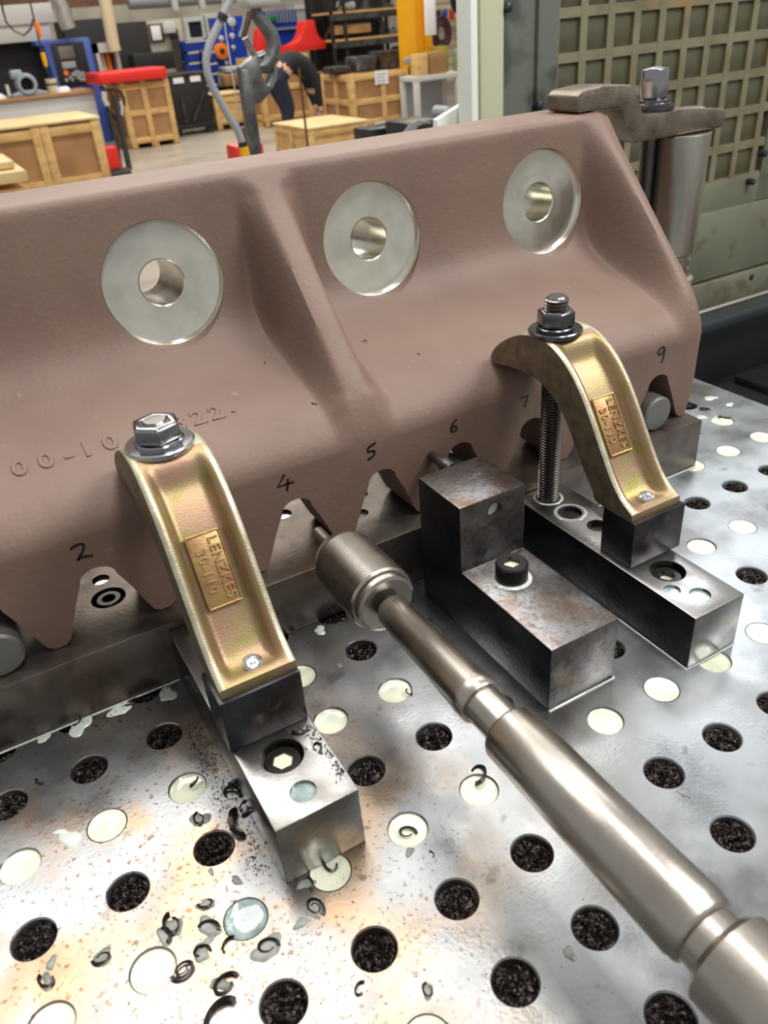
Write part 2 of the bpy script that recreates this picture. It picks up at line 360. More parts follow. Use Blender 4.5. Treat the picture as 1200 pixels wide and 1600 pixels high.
def gap_poly(c, lo=0.040):
    right = [(.045, lo), (.045, .0512), (.0325, .0518), (.0290, .0545), (.0265, .0600), (.0185, .0800), (.0122, .0930)]
    arc = [(.0122 * cos(a), .0930 + .0095 * sin(a)) for a in [pi * k / 10 for k in range(1, 10)]]
    pts = right + arc + [(-x_, z_) for x_, z_ in reversed(right)]
    pts[0] = (.0325, lo); pts[1] = (.0325, .0512); pts[-1] = (-.0325, lo); pts[-2] = (-.0325, .0512)
    pts = [p for i, p in enumerate(pts) if i == 0 or (abs(p[0] - pts[i - 1][0]) + abs(p[1] - pts[i - 1][1])) > 1e-5]
    return [(c + a, b) for a, b in pts]
for c in GAPS: cb.prism(gap_poly(c), 'y', .12, .30)
for sgn, xe in ((1, XC1), (-1, XC0)):
    poly = [(xe + sgn * .03, .04), (xe - sgn * .0165, .04), (xe - sgn * .0165, .0525), (xe - sgn * .0130, .0585), (xe - sgn * .0060, .0950), (xe + sgn * .0012, .135), (xe + sgn * .03, .135)]
    cb.prism(poly, 'y', .12, .30)
BOSS = [(0.0300, .2370), (0.2131, .2368), (0.3953, .2369), (0.5785, .2380)]
BT = radians(4.5); BN = Vector((0, -cos(BT), sin(BT))); BR = 0.0466
def boss_c(bx, bz): return Vector((bx, .3045 + (bz - .237) * .078, bz))
def ring_on(c, n_, r, d, N=56):
    ex = Vector((1, 0, 0)); ey = n_.cross(ex); return [c + n_ * d + (ex * cos(2 * pi * k / N) + ey * sin(2 * pi * k / N)) * r for k in range(N)]
def lathe_on(mbx, c, n_, prof, N=56, cap=True):
    vs = []; fs = []
    for d, r in prof: vs += ring_on(c, n_, r, d, N)
    for i in range(len(prof) - 1):
        for k in range(N): fs.append((i * N + k, i * N + (k + 1) % N, (i + 1) * N + (k + 1) % N, (i + 1) * N + k))
    if cap: fs += [tuple(range(N)), tuple(range((len(prof) - 1) * N, len(prof) * N))]
    mbx.add(vs, fs)
for bx, bz in BOSS:
    lathe_on(cb, boss_c(bx, bz), BN, [(.03, BR), (-.0062, BR), (-.0062, .0179), (-.12, .0179)])
cut(casting, cb, 40)
for bx, bz in BOSS:
    b = MB(); lathe_on(b, boss_c(bx, bz), BN, [(.0012, BR - .0001), (-.0030, BR - .0002), (-.0050, BR - .0016), (-.0056, BR - .0040), (-.0056, .0275), (-.0058, .0255), (-.0058, .0180), (-.0066, .0171), (-.078, .0171)], cap=False)
    b.build('machined_bore', M_mach, casting, ang=25)

# handwritten numbers above the tooth gaps
STROKES = {'2': [[(-.5, .35), (-.1, .5), (.25, .4), (.1, 0), (-.3, -.45), (.0, -.35), (.55, -.5)]],
           '4': [[(.05, .5), (-.45, -.1), (.5, -.1)], [(.2, .2), (.05, -.5)]],
           '5': [[(.35, .5), (-.15, .35), (-.2, .08), (.2, 0), (.1, -.3), (-.3, -.45)]],
           '6': [[(.25, .5), (-.15, .15), (-.25, -.25), (0, -.42), (.25, -.22), (.05, .02), (-.22, -.15)]],
           '7': [[(-.35, .35), (.35, .4), (.05, -.5)]],
           '9': [[(.28, .42), (-.05, .5), (-.28, .22), (-.02, .05), (.25, .3), (.2, -.15), (.12, -.5)]]}
def ribbon(mbx, pts, wd, org, ex, ey, nrm, h):
    P2 = [org + ex * a + ey * b for a, b in pts]; vs = []; n = len(P2)
    for i, p in enumerate(P2):
        t = (P2[min(i + 1, n - 1)] - P2[max(i - 1, 0)]).normalized(); s_ = nrm.cross(t) * wd / 2
        vs += [p - s_, p + s_, p + s_ + nrm * h, p - s_ + nrm * h]
    fs = [(0, 1, 2, 3), tuple(4 * (n - 1) + k for k in (3, 2, 1, 0))]
    for i in range(n - 1):
        for k in range(4): fs.append((4 * i + k, 4 * i + (k + 1) % 4, 4 * i + 4 + (k + 1) % 4, 4 * i + 4 + k))
    mbx.add(vs, fs)
def dense(pts, n=5):
    return [interp(pts, i / n) for i in range((len(pts) - 1) * n + 1)] if len(pts) > 3 else pts
for ch, gx, hz, size in (('2', .0898, .1176, .0115), ('4', .2348, .1185, .0135), ('5', .3061, .1205, .0125), ('6', .3807, .1190, .0110), ('7', .4503, .1206, .0105), ('9', .6042, .1215, .0150)):
    b = MB()
    for st in STROKES[ch]: ribbon(b, dense([(q[0] * size, q[1] * size) for q in st]), .0017, Vector((gx, .1649, hz)), Vector((1, 0, 0)), Vector((0, 0, 1)), Vector((0, -1, 0)), .00025)
    tag(b.build('marker_number', M_ink, casting), 'black handwritten %s' % ch, None)
# raised foundry digits on the ledge
for body, px in (('0', 0.0725), ('0', 0.0895), ('-', 0.1040), ('1', 0.1160), ('0', 0.1320), ('3', 0.1815), ('2', 0.1950), ('2', 0.2085)):
    text_mesh('foundry_digit', body, .0205, .0002, M_paint, casting, frame((px, .2140, .1632), (1, 0, 0), (0, .946, .325)), .0007)

# ================================================================== BLOCKS UNDER THE CLAMPS
def socket_screw(parent, x, y, z, r=.0095, hgt=0.0, sunk=True, fill=None, m=M_screw):
    """socket head seen from above: head ring, hexagon socket, optional coolant in the socket."""
    hr = r * .56; top = z + hgt
    b = MB(); n = 24
    rings = [(z - .008, r), (top - .0012, r), (top, r - .001), (top, hr * 1.12)]
    vs = []; fs = []
    for h, q in rings:
        for k in range(n): a = 2 * pi * k / n; vs.append((x + q * cos(a), y + q * sin(a), h))
    for i in range(3):
        for k in range(n): fs.append((i * n + k, i * n + (k + 1) % n, (i + 1) * n + (k + 1) % n, (i + 1) * n + k))
    base = len(vs)
    def hexr(k): a = (2 * pi * k / n) % (pi / 3) - pi / 6; return hr * cos(pi / 6) / cos(a)
    for h in (top, top - .0055):
        for k in range(n): a = 2 * pi * k / n; vs.append((x + hexr(k) * cos(a), y + hexr(k) * sin(a), h))
    for k in range(n):
        k2 = (k + 1) % n
        fs.append((3 * n + k, 3 * n + k2, base + k2, base + k)); fs.append((base + k, base + k2, base + n + k2, base + n + k))
    fs.append(tuple(base + n + k for k in range(n)))
    b.add(vs, fs); o = b.build('socket_screw', m, parent)
    if fill:
        MB().add([(x + hexr(k) * cos(2 * pi * k / n), y + hexr(k) * sin(2 * pi * k / n), top - fill) for k in range(n)], [tuple(range(n))]).build('coolant_in_socket', M_milk, o)
    return o
def dark_sides(o):  # side faces darkened: rolled scale, with shade put into the colour too
    o.data.materials.append(M_scaleshade)
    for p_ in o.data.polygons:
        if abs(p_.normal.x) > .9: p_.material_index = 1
def hole_fill(parent, x, y, z, r, m=M_murky, name='coolant_pool'):
    MB().lathe([(z - .004, r * .99), (z, r * .99)], 'z', (x, y, 0), 24).build(name, m, parent)

BZ = 0.045
base1 = MB().box(.1265, .1758, -.0438, .1462, .0001, BZ).build('clamp_base_block', M_block, bevel=.0008)
tag(base1, 'ground steel base block under the front left clamp, showing a coolant filled socket screw', 'steel block', 'clamp base blocks')
cb = MB(); cb.lathe([(BZ - .010, .0128), (BZ + .01, .0128)], 'z', (.1497, .0005, 0), 32); cb.lathe([(BZ - .010, .0075), (BZ + .01, .0075)], 'z', (.1497, -.0285, 0), 28)
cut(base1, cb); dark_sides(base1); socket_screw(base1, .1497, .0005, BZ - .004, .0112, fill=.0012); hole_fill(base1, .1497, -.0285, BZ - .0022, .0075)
base2 = MB().box(.4280, .4748, -.0462, .1462, .0001, BZ).build('clamp_base_block', M_block, bevel=.0008)
tag(base2, 'long dark steel base block on the right, under the clamp with the visible threaded stud', 'steel block', 'clamp base blocks')
cb = MB()
for hx, hy, hr in ((.4527, .0016, .0128), (.4387, -.0158, .0058), (.4505, -.0298, .0072), (.4492, .1015, .0095), (.4536, .0745, .0085)):
    cb.lathe([(BZ - .010, hr), (BZ + .01, hr)], 'z', (hx, hy, 0), 28)
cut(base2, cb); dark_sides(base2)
socket_screw(base2, .4527, .0016, BZ - .004, .0108, fill=.0045); hole_fill(base2, .4387, -.0158, BZ - .0018, .0058); hole_fill(base2, .4505, -.0298, BZ - .002, .0072)
hole_fill(base2, .4492, .1015, BZ - .003, .0095, M_chip, 'packed_chips'); hole_fill(base2, .4536, .0745, BZ - .0045, .0085, M_chip, 'packed_chips')
for bx, lab in ((.1255, 'small black riser block under the heel of the front left clamp'), (.4332, 'small black riser block under the heel of the right clamp')):
    o = MB().box(bx, bx + .0495, .0185, .0500, BZ + .0001, .0828).build('riser_block', M_black, bevel=.0010)
    tag(o, lab, 'steel block', 'riser blocks under the clamps')

# stepped stop block
LZ = .0532
stop = MB().prism([(-.0240, .0001), (.1300, .0001), (.1300, .1080), (.0755, .1080), (.0755, LZ), (-.0240, LZ)], 'x', .3246, .3812).build('stepped_block', M_stain, bevel=.0010)
tag(stop, 'stepped steel stop block with a cap screw, standing between the two clamps', 'steel block')
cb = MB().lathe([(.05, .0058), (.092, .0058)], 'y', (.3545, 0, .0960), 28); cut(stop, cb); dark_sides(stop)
MB().lathe([(.0800, .0057), (.0804, .0001)], 'y', (.3545, 0, .0960), 20).build('hole_bottom', M_film, stop)
socket_screw(stop, .3505, .0505, LZ + .0081, .0116, hgt=.0060, fill=.004)
b = MB(); b.lathe([(LZ + .00002, .0146), (LZ + .0006, .0140), (LZ + .0010, .0118)], 'z', (.3505, .0505, 0), 30, capped=False); b.build('coolant_ring', M_film, stop)
for tb, tx, ty in (('2', .3615, .1070), ('3', .3560, .1045)):
    text_mesh('stamped_digit', tb, .0085, .00012, M_bright, stop, frame((tx, ty, .1081), (.1, 1, 0), (-1, .1, 0)))
tag(MB().lathe([(.1340, .0045), (.1345, .0058), (.1460, .0058), (.1475, .0040), (.1640, .0040)], 'y', (.3585, 0, .1005), 18).build('stop_bolt', M_stain), 'small dirty bolt behind the stepped block touching the casting', 'bolt')

# ================================================================== ARCH CLAMPS
CT = [(.1885, .1580), (.1830, .1665), (.1690, .1775), (.1510, .1862), (.1340, .1895), (.1190, .1885), (.1060, .1835), (.0930, .1745), (.0805, .1615), (.0685, .1450), (.0560, .1255), (.0445, .1085), (.0340, .0970), (.0215, .0895)]
CU = [(.1870, .1540), (.1790, .1535), (.1640, .1560), (.1490, .1575), (.1360, .1572), (.1230, .1545), (.1110, .1490), (.1000, .1405), (.0900, .1285), (.0800, .1145), (.0710, .1015), (.0620, .0900), (.0560, .0830), (.0215, .0830)]
def clamp(xc, name, label, sx_, sy_):
    """arched cast clamp: solid nose, raised rims, long trough, lettered pad."""
    hw = .0236; root = thing(name, label, 'clamp', (xc, .02, .083), 'arch clamps'); nt = 52; na = 25; b = MB(); vs = []
    T = [interp(CT, 13 * k / (nt - 1)) for k in range(nt)]; U = [interp(CU, 13 * k / (nt - 1)) for k in range(nt)]
    for k in range(nt):
        t = 13 * k / (nt - 1); ta = T[max(k - 1, 0)]; tb = T[min(k + 1, nt - 1)]
        tx, ty = tb[0] - ta[0], tb[1] - ta[1]; l = math.hypot(tx, ty); n_ = (-ty / l, tx / l)
        if n_[1] < 0: n_ = (-n_[0], -n_[1])
        for j in range(na):
            a = -1 + 2 * j / (na - 1); dep = .0105 * sm(.80, .56, abs(a)) if False else .0105 * (1 - sm(.52, .80, abs(a)))
            dep *= sm(5.2, 6.6, t) * (1 - sm(12.0, 12.85, t))
            rnd = .0012 * max(0, (abs(a) - .93) / .07) ** 2
            vs.append((xc + hw * a * (1 if abs(a) < 1 else .985), T[k][0] - n_[0] * (dep + rnd), T[k][1] - n_[1] * (dep + rnd)))
    o1 = len(vs)
    for k in range(nt):
        for a in (-.985, .985): vs.append((xc + hw * a, U[k][0], U[k][1]))
    fs = []
    for k in range(nt - 1):
        for j in range(na - 1): fs.append((k * na + j, k * na + j + 1, (k + 1) * na + j + 1, (k + 1) * na + j))
        fs.append((o1 + 2 * k, o1 + 2 * k + 2, o1 + 2 * k + 3, o1 + 2 * k + 1))
        fs.append((k * na, (k + 1) * na, o1 + 2 * k + 2, o1 + 2 * k)); fs.append((k * na + na - 1, o1 + 2 * k + 1, o1 + 2 * k + 3, (k + 1) * na + na - 1))
    fs.append(tuple(range(na)) + (o1 + 1, o1)); L_ = (nt - 1) * na
    fs.append(tuple(reversed(range(L_, L_ + na))) + (o1 + 2 * nt - 2, o1 + 2 * nt - 1))
    b.add(vs, fs); cbd = b.build('clamp_body', M_gold, root, ang=50); cbd.data.materials.append(M_goldpale); cbd.data.materials.append(M_goldside)
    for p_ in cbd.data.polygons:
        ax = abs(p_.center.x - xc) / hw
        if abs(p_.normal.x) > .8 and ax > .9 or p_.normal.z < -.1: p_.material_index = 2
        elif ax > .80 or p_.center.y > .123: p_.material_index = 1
    cut(cbd, MB().lathe([(.12, .0093), (.22, .0093)], 'z', (sx_, sy_, 0), 24), 50)
    # lettered pad on the trough floor
    y0, z0 = interp(CT, 8.55); y1, z1 = interp(CT, 10.1); d = Vector((0, y1 - y0, z1 - z0)); n_ = Vector((0, d.z, -d.y)).normalized()
    if n_.z < 0: n_ = -n_
    mid = Vector((xc, (y0 + y1) / 2, (z0 + z1) / 2)) - n_ * .0082; dd = d.normalized(); ex = Vector((1, 0, 0)); hl = d.length * .62; hwp = .0098
    pad = MB()
    def pp(a, c, h): return mid + ex * a + dd * c + n_ * h
    pad.add([pp(a, c, h) for h in (-.006, 0) for a, c in ((-hwp, -hl), (hwp, -hl), (hwp, hl), (-hwp, hl))], [(0, 1, 2, 3), (7, 6, 5, 4), (0, 4, 5, 1), (1, 5, 6, 2), (2, 6, 7, 3), (3, 7, 4, 0)])
    po = pad.build('name_pad', M_goldtxt, root, bevel=.0012)
    rim = MB()
    for a, c, e, f in ((-hwp, -hl, hwp, -hl), (hwp, -hl, hwp, hl), (hwp, hl, -hwp, hl), (-hwp, hl, -hwp, -hl)):
        rim.tube([pp(a, c, 0), pp((a + e) / 2, (c + f) / 2, 0), pp(e, f, 0)], .0008, 6)
    rim.build('pad_rim', M_goldtxt, po).location = (0, 0, 0)
    for body, off in (('LENZKES', .0046), ('30-110', -.0046)):
        t_ = text_mesh('cast_lettering', body, .0086, .0005, M_goldtxt, po, frame(pp(off, 0, .0003), dd, ex), .00012, spacing=1.12); t_.location = (0, 0, 0)
    # heel set screw
    y0, z0 = interp(CT, 12.45); hs = MB(); c = Vector((xc + .001, y0, z0)) - n_ * .0055
    lathe_on(hs, c, Vector((0, -.35, .94)).normalized(), [(-.006, .0058), (.0012, .0058), (.0022, .0046), (.0016, .0036), (.0004, .0032), (.0004, .0018), (.0018, .0008)], 24); hs.build('heel_screw', M_nutb, root)
    return root
clamp(.1512, 'arch_clamp', 'gold passivated arch clamp in front, its whole trough and lettering facing the viewer', .1500, .1335)
clamp(.4562, 'arch_clamp', 'gold passivated arch clamp on the right, seen from its dark side with the stud showing', .4500, .1300)

def hex_nut(parent, x, y, z0, z1, r, m, a0=0, name='nut'):
    b = MB(); h = z1 - z0
    b.lathe([(z0, r * .93), (z0 + .0012, r), (z1 - .0016, r), (z1, r * .88), (z1, r * .60), (z1 - .002, r * .55)], 'z', (x, y, 0), 6, a0)
    return b.build(name, m, parent, bevel=.0005)
def stud(x, y, z0, z1, r, label, nz, nh, wr, nr, mnut, mw, a0, group='clamp studs', smooth_top=.0025):
    root = thing('clamp_stud', label, 'stud', (x, y, z0), group); prof = [(z0, r * .9)]; z = z0; pt = .0025
    while z < z1 - smooth_top: prof += [(z + pt * .10, r * .82), (z + pt * .45, r), (z + pt * .6, r), (z + pt * .95, r * .82)]; z += pt
    prof += [(z1 - .0012, r * .86), (z1, r * .74)]
    MB().lathe(prof, 'z', (x, y, 0), 24).build('threaded_rod', M_stud, root, ang=20)
    MB().lathe([(nz, wr - .0006), (nz + .0008, wr), (nz + .0032, wr), (nz + .0040, wr - .0008)], 'z', (x, y, 0), 40).build('washer', mw, root)
    MB().lathe([(nz + .004, nr * 1.0), (nz + .0052, nr * 1.0), (nz + .006, nr * .93)], 'z', (x, y, 0), 32).build('nut_collar', mnut, root)
    hex_nut(root, x, y, nz + .006, nz + .006 + nh, nr, mnut, a0)
    return root
stud(.1500, .1335, BZ, .2060, .0088, 'short stud with shiny nut and broad zinc washer on the front left clamp', .1880, .0112, .0208, .0148, M_chrome, M_nutb, .35)
stud(.4500, .1300, BZ, .2165, .0088, 'tall threaded stud with dark nut and washer through the right clamp', .1885, .0120, .0200, .0140, M_nut, M_nut, .15)

# ================================================================== BORING BAR
BX, BY = .2420, .0903
bar = thing('boring_bar', 'long stepped grey steel boring bar reaching in from the lower right', 'boring bar', (BX, -.30, BY))
MB().lathe([(-.62, .0250), (-.2215, .0205), (-.2190, .0185)], 'y', (BX, 0, BY), 64).build('spindle_adapter', M_bar, bar)
MB().lathe([(-.2200, .0136), (-.2110, .0136), (-.2100, .0150), (-.2080, .0160), (-.2060, .0160), (-.2050, .0166), (-.0905, .0160), (-.0885, .0148)], 'y', (BX, 0, BY), 64).build('bar_body', M_bar, bar)
MB().lathe([(-.0890, .0110), (-.0640, .0110)], 'y', (BX, 0, BY), 48).build('bar_neck', M_bar, bar)
MB().lathe([(-.0660, .0126), (-.0648, .0134), (-.0570, .0134), (-.0562, .0131), (.0268, .0106), (.0290, .0096)], 'y', (BX, 0, BY), 56).build('bar_front_section', M_bar, bar)
MB().lathe([(.0280, .0086), (.0345, .0086)], 'y', (BX, 0, BY), 40).build('bar_groove', M_screw, bar)
hd = MB().lathe([(.0335, .0080), (.0335, .0175), (.0345, .0196), (.0375, .0200), (.0380, .0190), (.0388, .0190), (.0392, .0212), (.0410, .0222), (.0900, .0220), (.0905, .0212), (.0920, .0212), (.0925, .0210), (.0990, .0180), (.1030, .0150), (.1040, .006)], 'y', (BX, 0, BY), 64).build('boring_head', M_bar, bar, ang=25)
MB().lathe([(.1030, .0066), (.1140, .0066), (.1155, .0056), (.1155, .0044), (.1330, .0044), (.1340, .0036)], 'y', (BX, 0, BY), 28).build('cutter_shank', M_bar, bar)

# ================================================================== STRAP CLAMP WITH JACK ON THE FAR RIGHT
JX, JY = .786, .338
jack = thing('screw_jack', 'bright steel screw jack cylinder standing behind the right end of the casting', 'jack', (JX, JY, 0))
MB().lathe([(.0002, .030), (.012, .030), (.014, .027), (.07, .027), (.072, .025)], 'z', (JX, JY, 0), 48).build('jack_base', M_black, jack)
MB().lathe([(.070, .020), (.100, .020), (.100, .0335), (.120, .0335), (.124, .0305)], 'z', (JX, JY, 0), 48).build('jack_collar', M_mach, jack)
MB().lathe([(.123, .0285), (.132, .0285), (.133, .0268), (.136, .0268), (.137, .0292), (.142, .0292), (.143, .0275), (.147, .0275), (.150, .0318), (.270, .0332), (.2715, .0325)], 'z', (JX, JY, 0), 56).build('jack_sleeve', mat('jack_steel', (190, 187, 180), 0.24, 1.0, mix=(132, 126, 118), mscale=24, mlo=.45, mhi=.7, bump=.1, bscale=300, stretch=(1, 1, .15)), jack, ang=25)  # vertical reflection bands of the sleeve put into its streaked colour
prof = [(.626, .3085), (.6290, .3072), (.676, .3072), (.6820, .3055), (.6960, .2775), (.7030, .2722), (.8250, .2722), (.8300, .2760), (.8300, .2870), (.8270, .2900), (.7700, .2965), (.7160, .2965), (.7100, .2990), (.7000, .3190), (.6920, .3250), (.6580, .3275), (.6310, .3255), (.6255, .3210)]
strap = thing('strap_clamp', 'cranked forged strap clamp gripping the top right corner of the casting', 'clamp', (.735, JY, .272))
so = MB().prism([(a, b) for a, b in prof], 'y', JY - .0215, JY + .0215).build('strap', M_forged, strap, bevel=.0030)
cut(so, MB().lathe([(.26, .0086), (.33, .0086)], 'z', (.7440, JY, 0), 24))
MB().lathe([(.2905, .0135), (.2920, .0140), (.2932, .0120), (.2932, .006)], 'z', (.802, JY, 0), 28).build('strap_boss', M_mach, strap)
sx = .7440
st2 = thing('strap_stud', 'bright hexagon nut and stud through the strap clamp behind the casting', 'stud', (sx, JY, 0))
pr = [(.0001, .0070)]; z = .0005
while z < .300: pr += [(z + .0003, .0070), (z + .0010, .0082), (z + .0013, .0082), (z + .0019, .0070)]; z += .002
MB().lathe(pr, 'z', (sx, JY, 0), 20).build('threaded_rod', M_stud, st2, ang=20)
MB().lathe([(.2966, .0215), (.2985, .0220), (.3010, .0220), (.3015, .0190), (.3030, .0190), (.3040, .0172), (.3065, .0172), (.3075, .0150)], 'z', (sx, JY, 0), 40).build('washer', M_nut, st2, ang=25)
hex_nut(st2, sx, JY, .3072, .3345, .0140, M_chrome, .0)

# ================================================================== MILLING MACHINE GUARD AND BED (right background)
M_guard = mat('guard_paint', (114, 117, 98), 0.5, mix=(98, 99, 82), mscale=6, mix2=(92, 84, 62), m2scale=14, m2lo=.58, m2hi=.72)
M_guardd = mat('guard_grey', (96, 100, 92), 0.45, mix=(66, 68, 62), mscale=9, mlo=.5, mhi=.6)
M_guardl = mat('guard_edge', (178, 182, 152), 0.45)
M_grid = mat('window_lattice', (124, 121, 96), 0.5, mix=(108, 100, 76), mscale=14, mix2=(142, 108, 60), m2scale=9, m2lo=.58, m2hi=.68)
M_pane = mat('olive_pane', (86, 84, 62), 0.4, mix=(74, 72, 54), mscale=10)
M_dark = mat('machine_black', (38, 40, 42), 0.4, mix=(30, 32, 32), mscale=8)
M_white = mat('white_sheet', (222, 224, 216), 0.45)
GY = 1.0
guard = thing('machine_guard', 'grey-green sheet metal machine guard with a lattice window at upper right', 'machine guard', (1.4, GY, -.27))
MB().box(1.050, 1.128, GY, GY + .03, -.27, .75).build('stained_sheet', M_guardd, guard, bevel=.002)
MB().box(1.000, 1.050, GY - .010, GY + .03, -.6, .75).build('edge_strip', M_guardl, guard, bevel=.002)
MB().box(.984, 1.000, GY - .004, GY + .04, -.6, .75).build('edge_strip', M_white, guard, bevel=.002)
MB().box(1.128, 1.176, GY - .008, GY + .03, -.27, .75).build('upright', M_guardd, guard, bevel=.003)
WX0, WX1, WZ0, WZ1 = 1.176, 1.806, .022, .75
MB().box(WX0, WX1, GY + .014, GY + .03, WZ0, WZ1).build('window_backing', M_pane, guard)
cw, chh = .0667, .0720
ncol = 10; nrow = 10
for k in range(ncol):
    x = WX0 + cw * k; MB().box(x - .0085, x + .0085, GY + .002, GY + .0145, WZ0, WZ1).build('lattice_bar', M_grid, guard)
for k in range(nrow + 1):
    z = WZ0 - .004 + chh * k; MB().box(WX0, WX1, GY + .0025, GY + .0140, z - .0085, z + .0085).build('lattice_bar', M_grid, guard)
pane_me = MB().box(-.0245, .0245, 0, .006, -.0272, .0272).mesh('window_pane', bevel=.001); pane_me.materials.append(M_pane)
for i in range(ncol - 1):
    for j in range(nrow):
        o = bpy.data.objects.new('window_pane', pane_me); COL.objects.link(o); o.parent = guard
        o.location = Vector((WX0 + cw * (i + .5), GY + .0085, WZ0 - .004 + chh * (j + .5))) - guard.location
MB().box(WX1, 2.6, GY, GY + .03, -.04, .75).build('side_sheet', M_guard, guard, bevel=.002)
MB().box(1.176, WX1, GY, GY + .03, -.05, WZ0).build('lower_frame', M_guard, guard, bevel=.002)
MB().box(1.128, 2.6, GY - .006, GY + .03, -.20, -.042).build('lower_sheet', M_guard, guard, bevel=.003)
MB().box(1.128, 2.6, GY - .014, GY + .03, -.272, -.205).build('sill', M_guard, guard, bevel=.003)
for u, v in ((793, 12), (842, 165), (1174, 284), (1172, 432), (1193, 240)):
    q = at_y(u, v, GY - .01); MB().lathe([(GY - .018, .004), (GY - .016, .0075), (GY + .001, .0075)], 'y', (q.x, 0, q.z), 16).build('screw_head', M_dark, guard)
bed = thing('machine_bed', 'black machine bed and trough beyond the right edge of the plate', 'machine bed', (1.3, .4, -1.1))
MB().box(.86, 2.8, -.6, .97, -.52, -.46).build('trough_floor', M_dark, bed, bevel=.004)
MB().box(1.05, 2.8, .955, .985, -.46, -.275).build('trough_wall', M_dark, bed, bevel=.004)
q = at_y(1150, 487, .93); MB().box(1.1, 2.8, .90, .95, q.z - .018, q.z + .012).build('way_cover', mat('way_grey', (78, 84, 88), .3, .6), bed, bevel=.006)
for k in range(9):
    MB().box(.90 + .10 * k, .985 + .10 * k, .2, .90, -.46, -.425 - .010 * (k % 2)).build('bellows_fold', M_dark, bed, bevel=.006)
MB().box(.83, 1.9, -.5, .94, -1.1, -.52).build('bed_casting', M_dark, bed, bevel=.01)
tb = MB().box(-.8, .80, -.8, .44, -.60, -.081).build('table_support', M_dark); tag(tb, 'dark machine table body carrying the perforated plate', 'machine table')
wg = thing('sheet_guard', 'white sloping sheet metal guard left of the grey-green machine panel', 'machine guard', (.95, GY + .03, -1.1))
pp_ = [at_y(u, v, GY + .045) for u, v in ((683, 250), (683, 187), (747, 147), (748, 250))]
MB().prism([(p.x, p.z) for p in pp_], 'y', GY + .045, GY + .06).build('sloped_sheet', M_white, wg, bevel=.002)
MB().box(.70, .98, GY + .065, GY + .070, -1.1, .02).build('skirt', M_white, wg)

# ================================================================== HALL
FZ = -1.1
M_floor = mat('concrete', (170, 162, 148), 0.35, mix=(150, 142, 128), mscale=0.8, mix2=(136, 126, 112), m2scale=3, m2lo=.55, m2hi=.75)
M_brick = mat('painted_brick', (126, 88, 64), 0.7, mix=(104, 74, 58), mscale=2)
M_cream = mat('cream_wall', (186, 178, 162), 0.6, mix=(160, 152, 138), mscale=1.2)
M_wood = mat('pine', (214, 176, 114), 0.55, mix=(190, 150, 92), mscale=5, stretch=(1, 1, 3))
M_ply = mat('ply_panel', (170, 126, 82), 0.6, mix=(150, 108, 68), mscale=3)
M_lid = mat('ply_lid', (228, 200, 148), 0.55, mix=(210, 180, 126), mscale=4)
M_red = mat('red_paint', (214, 34, 26), 0.38)
M_blue = mat('blue_paint', (24, 62, 170), 0.4)
M_blue2 = mat('machine_blue', (70, 96, 176), 0.4)
M_grey = mat('grey_paint', (150, 152, 156), 0.45)
M_lgrey = mat('light_grey', (196, 194, 190), 0.5)
M_bk = mat('matt_black', (24, 23, 24), 0.6)
M_yellow = mat('yellow_paint', (232, 168, 12), 0.4)
M_cast = mat('casting_grey', (150, 160, 170), 0.4, .2)
M_iron = mat('dull_iron', (92, 88, 84), 0.4, .7, mix=(60, 56, 54), mscale=8)
M_steel = mat('hook_steel', (170, 170, 172), 0.30, 1.0)
M_grey2 = mat('worn_bar_steel', (128, 130, 132), 0.4, .8, mix=(96, 98, 100), mscale=30)
M_orange = mat('orange', (236, 120, 20), 0.45)
M_beige = mat('beige_pipe', (206, 192, 158), 0.5)
M_paper = mat('paper', (228, 228, 232), 0.7)
M_pink = mat('pink_label', (226, 60, 140), 0.4)
M_green = mat('green', (40, 120, 70), 0.5)
M_skin = mat('skin', (206, 158, 136), 0.55)
M_top = mat('black_top', (22, 22, 26), 0.8)
M_navy = mat('navy_trousers', (24, 30, 52), 0.8)
M_rust = mat('rusty_rod', (96, 62, 48), 0.6, .4)
M_duct = mat('duct', (200, 196, 190), 0.25, .9)
struct(MB().box(-12, 30, -6, 24, FZ - .1, FZ).build('floor', M_floor))
struct(MB().box(-12, 30, 20, 20.3, FZ, 1.02).build('wall_back', M_cream))
struct(MB().box(-12, 30, 20.02, 20.3, 1.02, 5).build('wall_back_upper', M_brick))

def lift_to(o, z): o.location.z += z - min(v.co.z for v in o.data.vertices)
def rect(u0, v0, u1, v1, Y):
    um, vm = (u0 + u1) / 2, (v0 + v1) / 2
    return at_y(u0, vm, Y).x, at_y(u1, vm, Y).x, at_y(um, v1, Y).z, at_y(um, v0, Y).z
def one(name, label, cat, m, u0, v0, u1, v1, Y, dep, floor=False, bevel=.01, group=None):
    x0, x1, z0, z1 = rect(u0, v0, u1, v1, Y)
    o = MB().box(x0, x1, Y, Y + dep, FZ if floor else z0, z1).build(name, m, bevel=bevel)
    return tag(o, label, cat, group)
def part(name, m, par, u0, v0, u1, v1, Y, dep, bevel=.006):
    x0, x1, z0, z1 = rect(u0, v0, u1, v1, Y); return MB().box(x0, x1, Y, Y + dep, z0, z1).build(name, m, par, bevel=bevel)

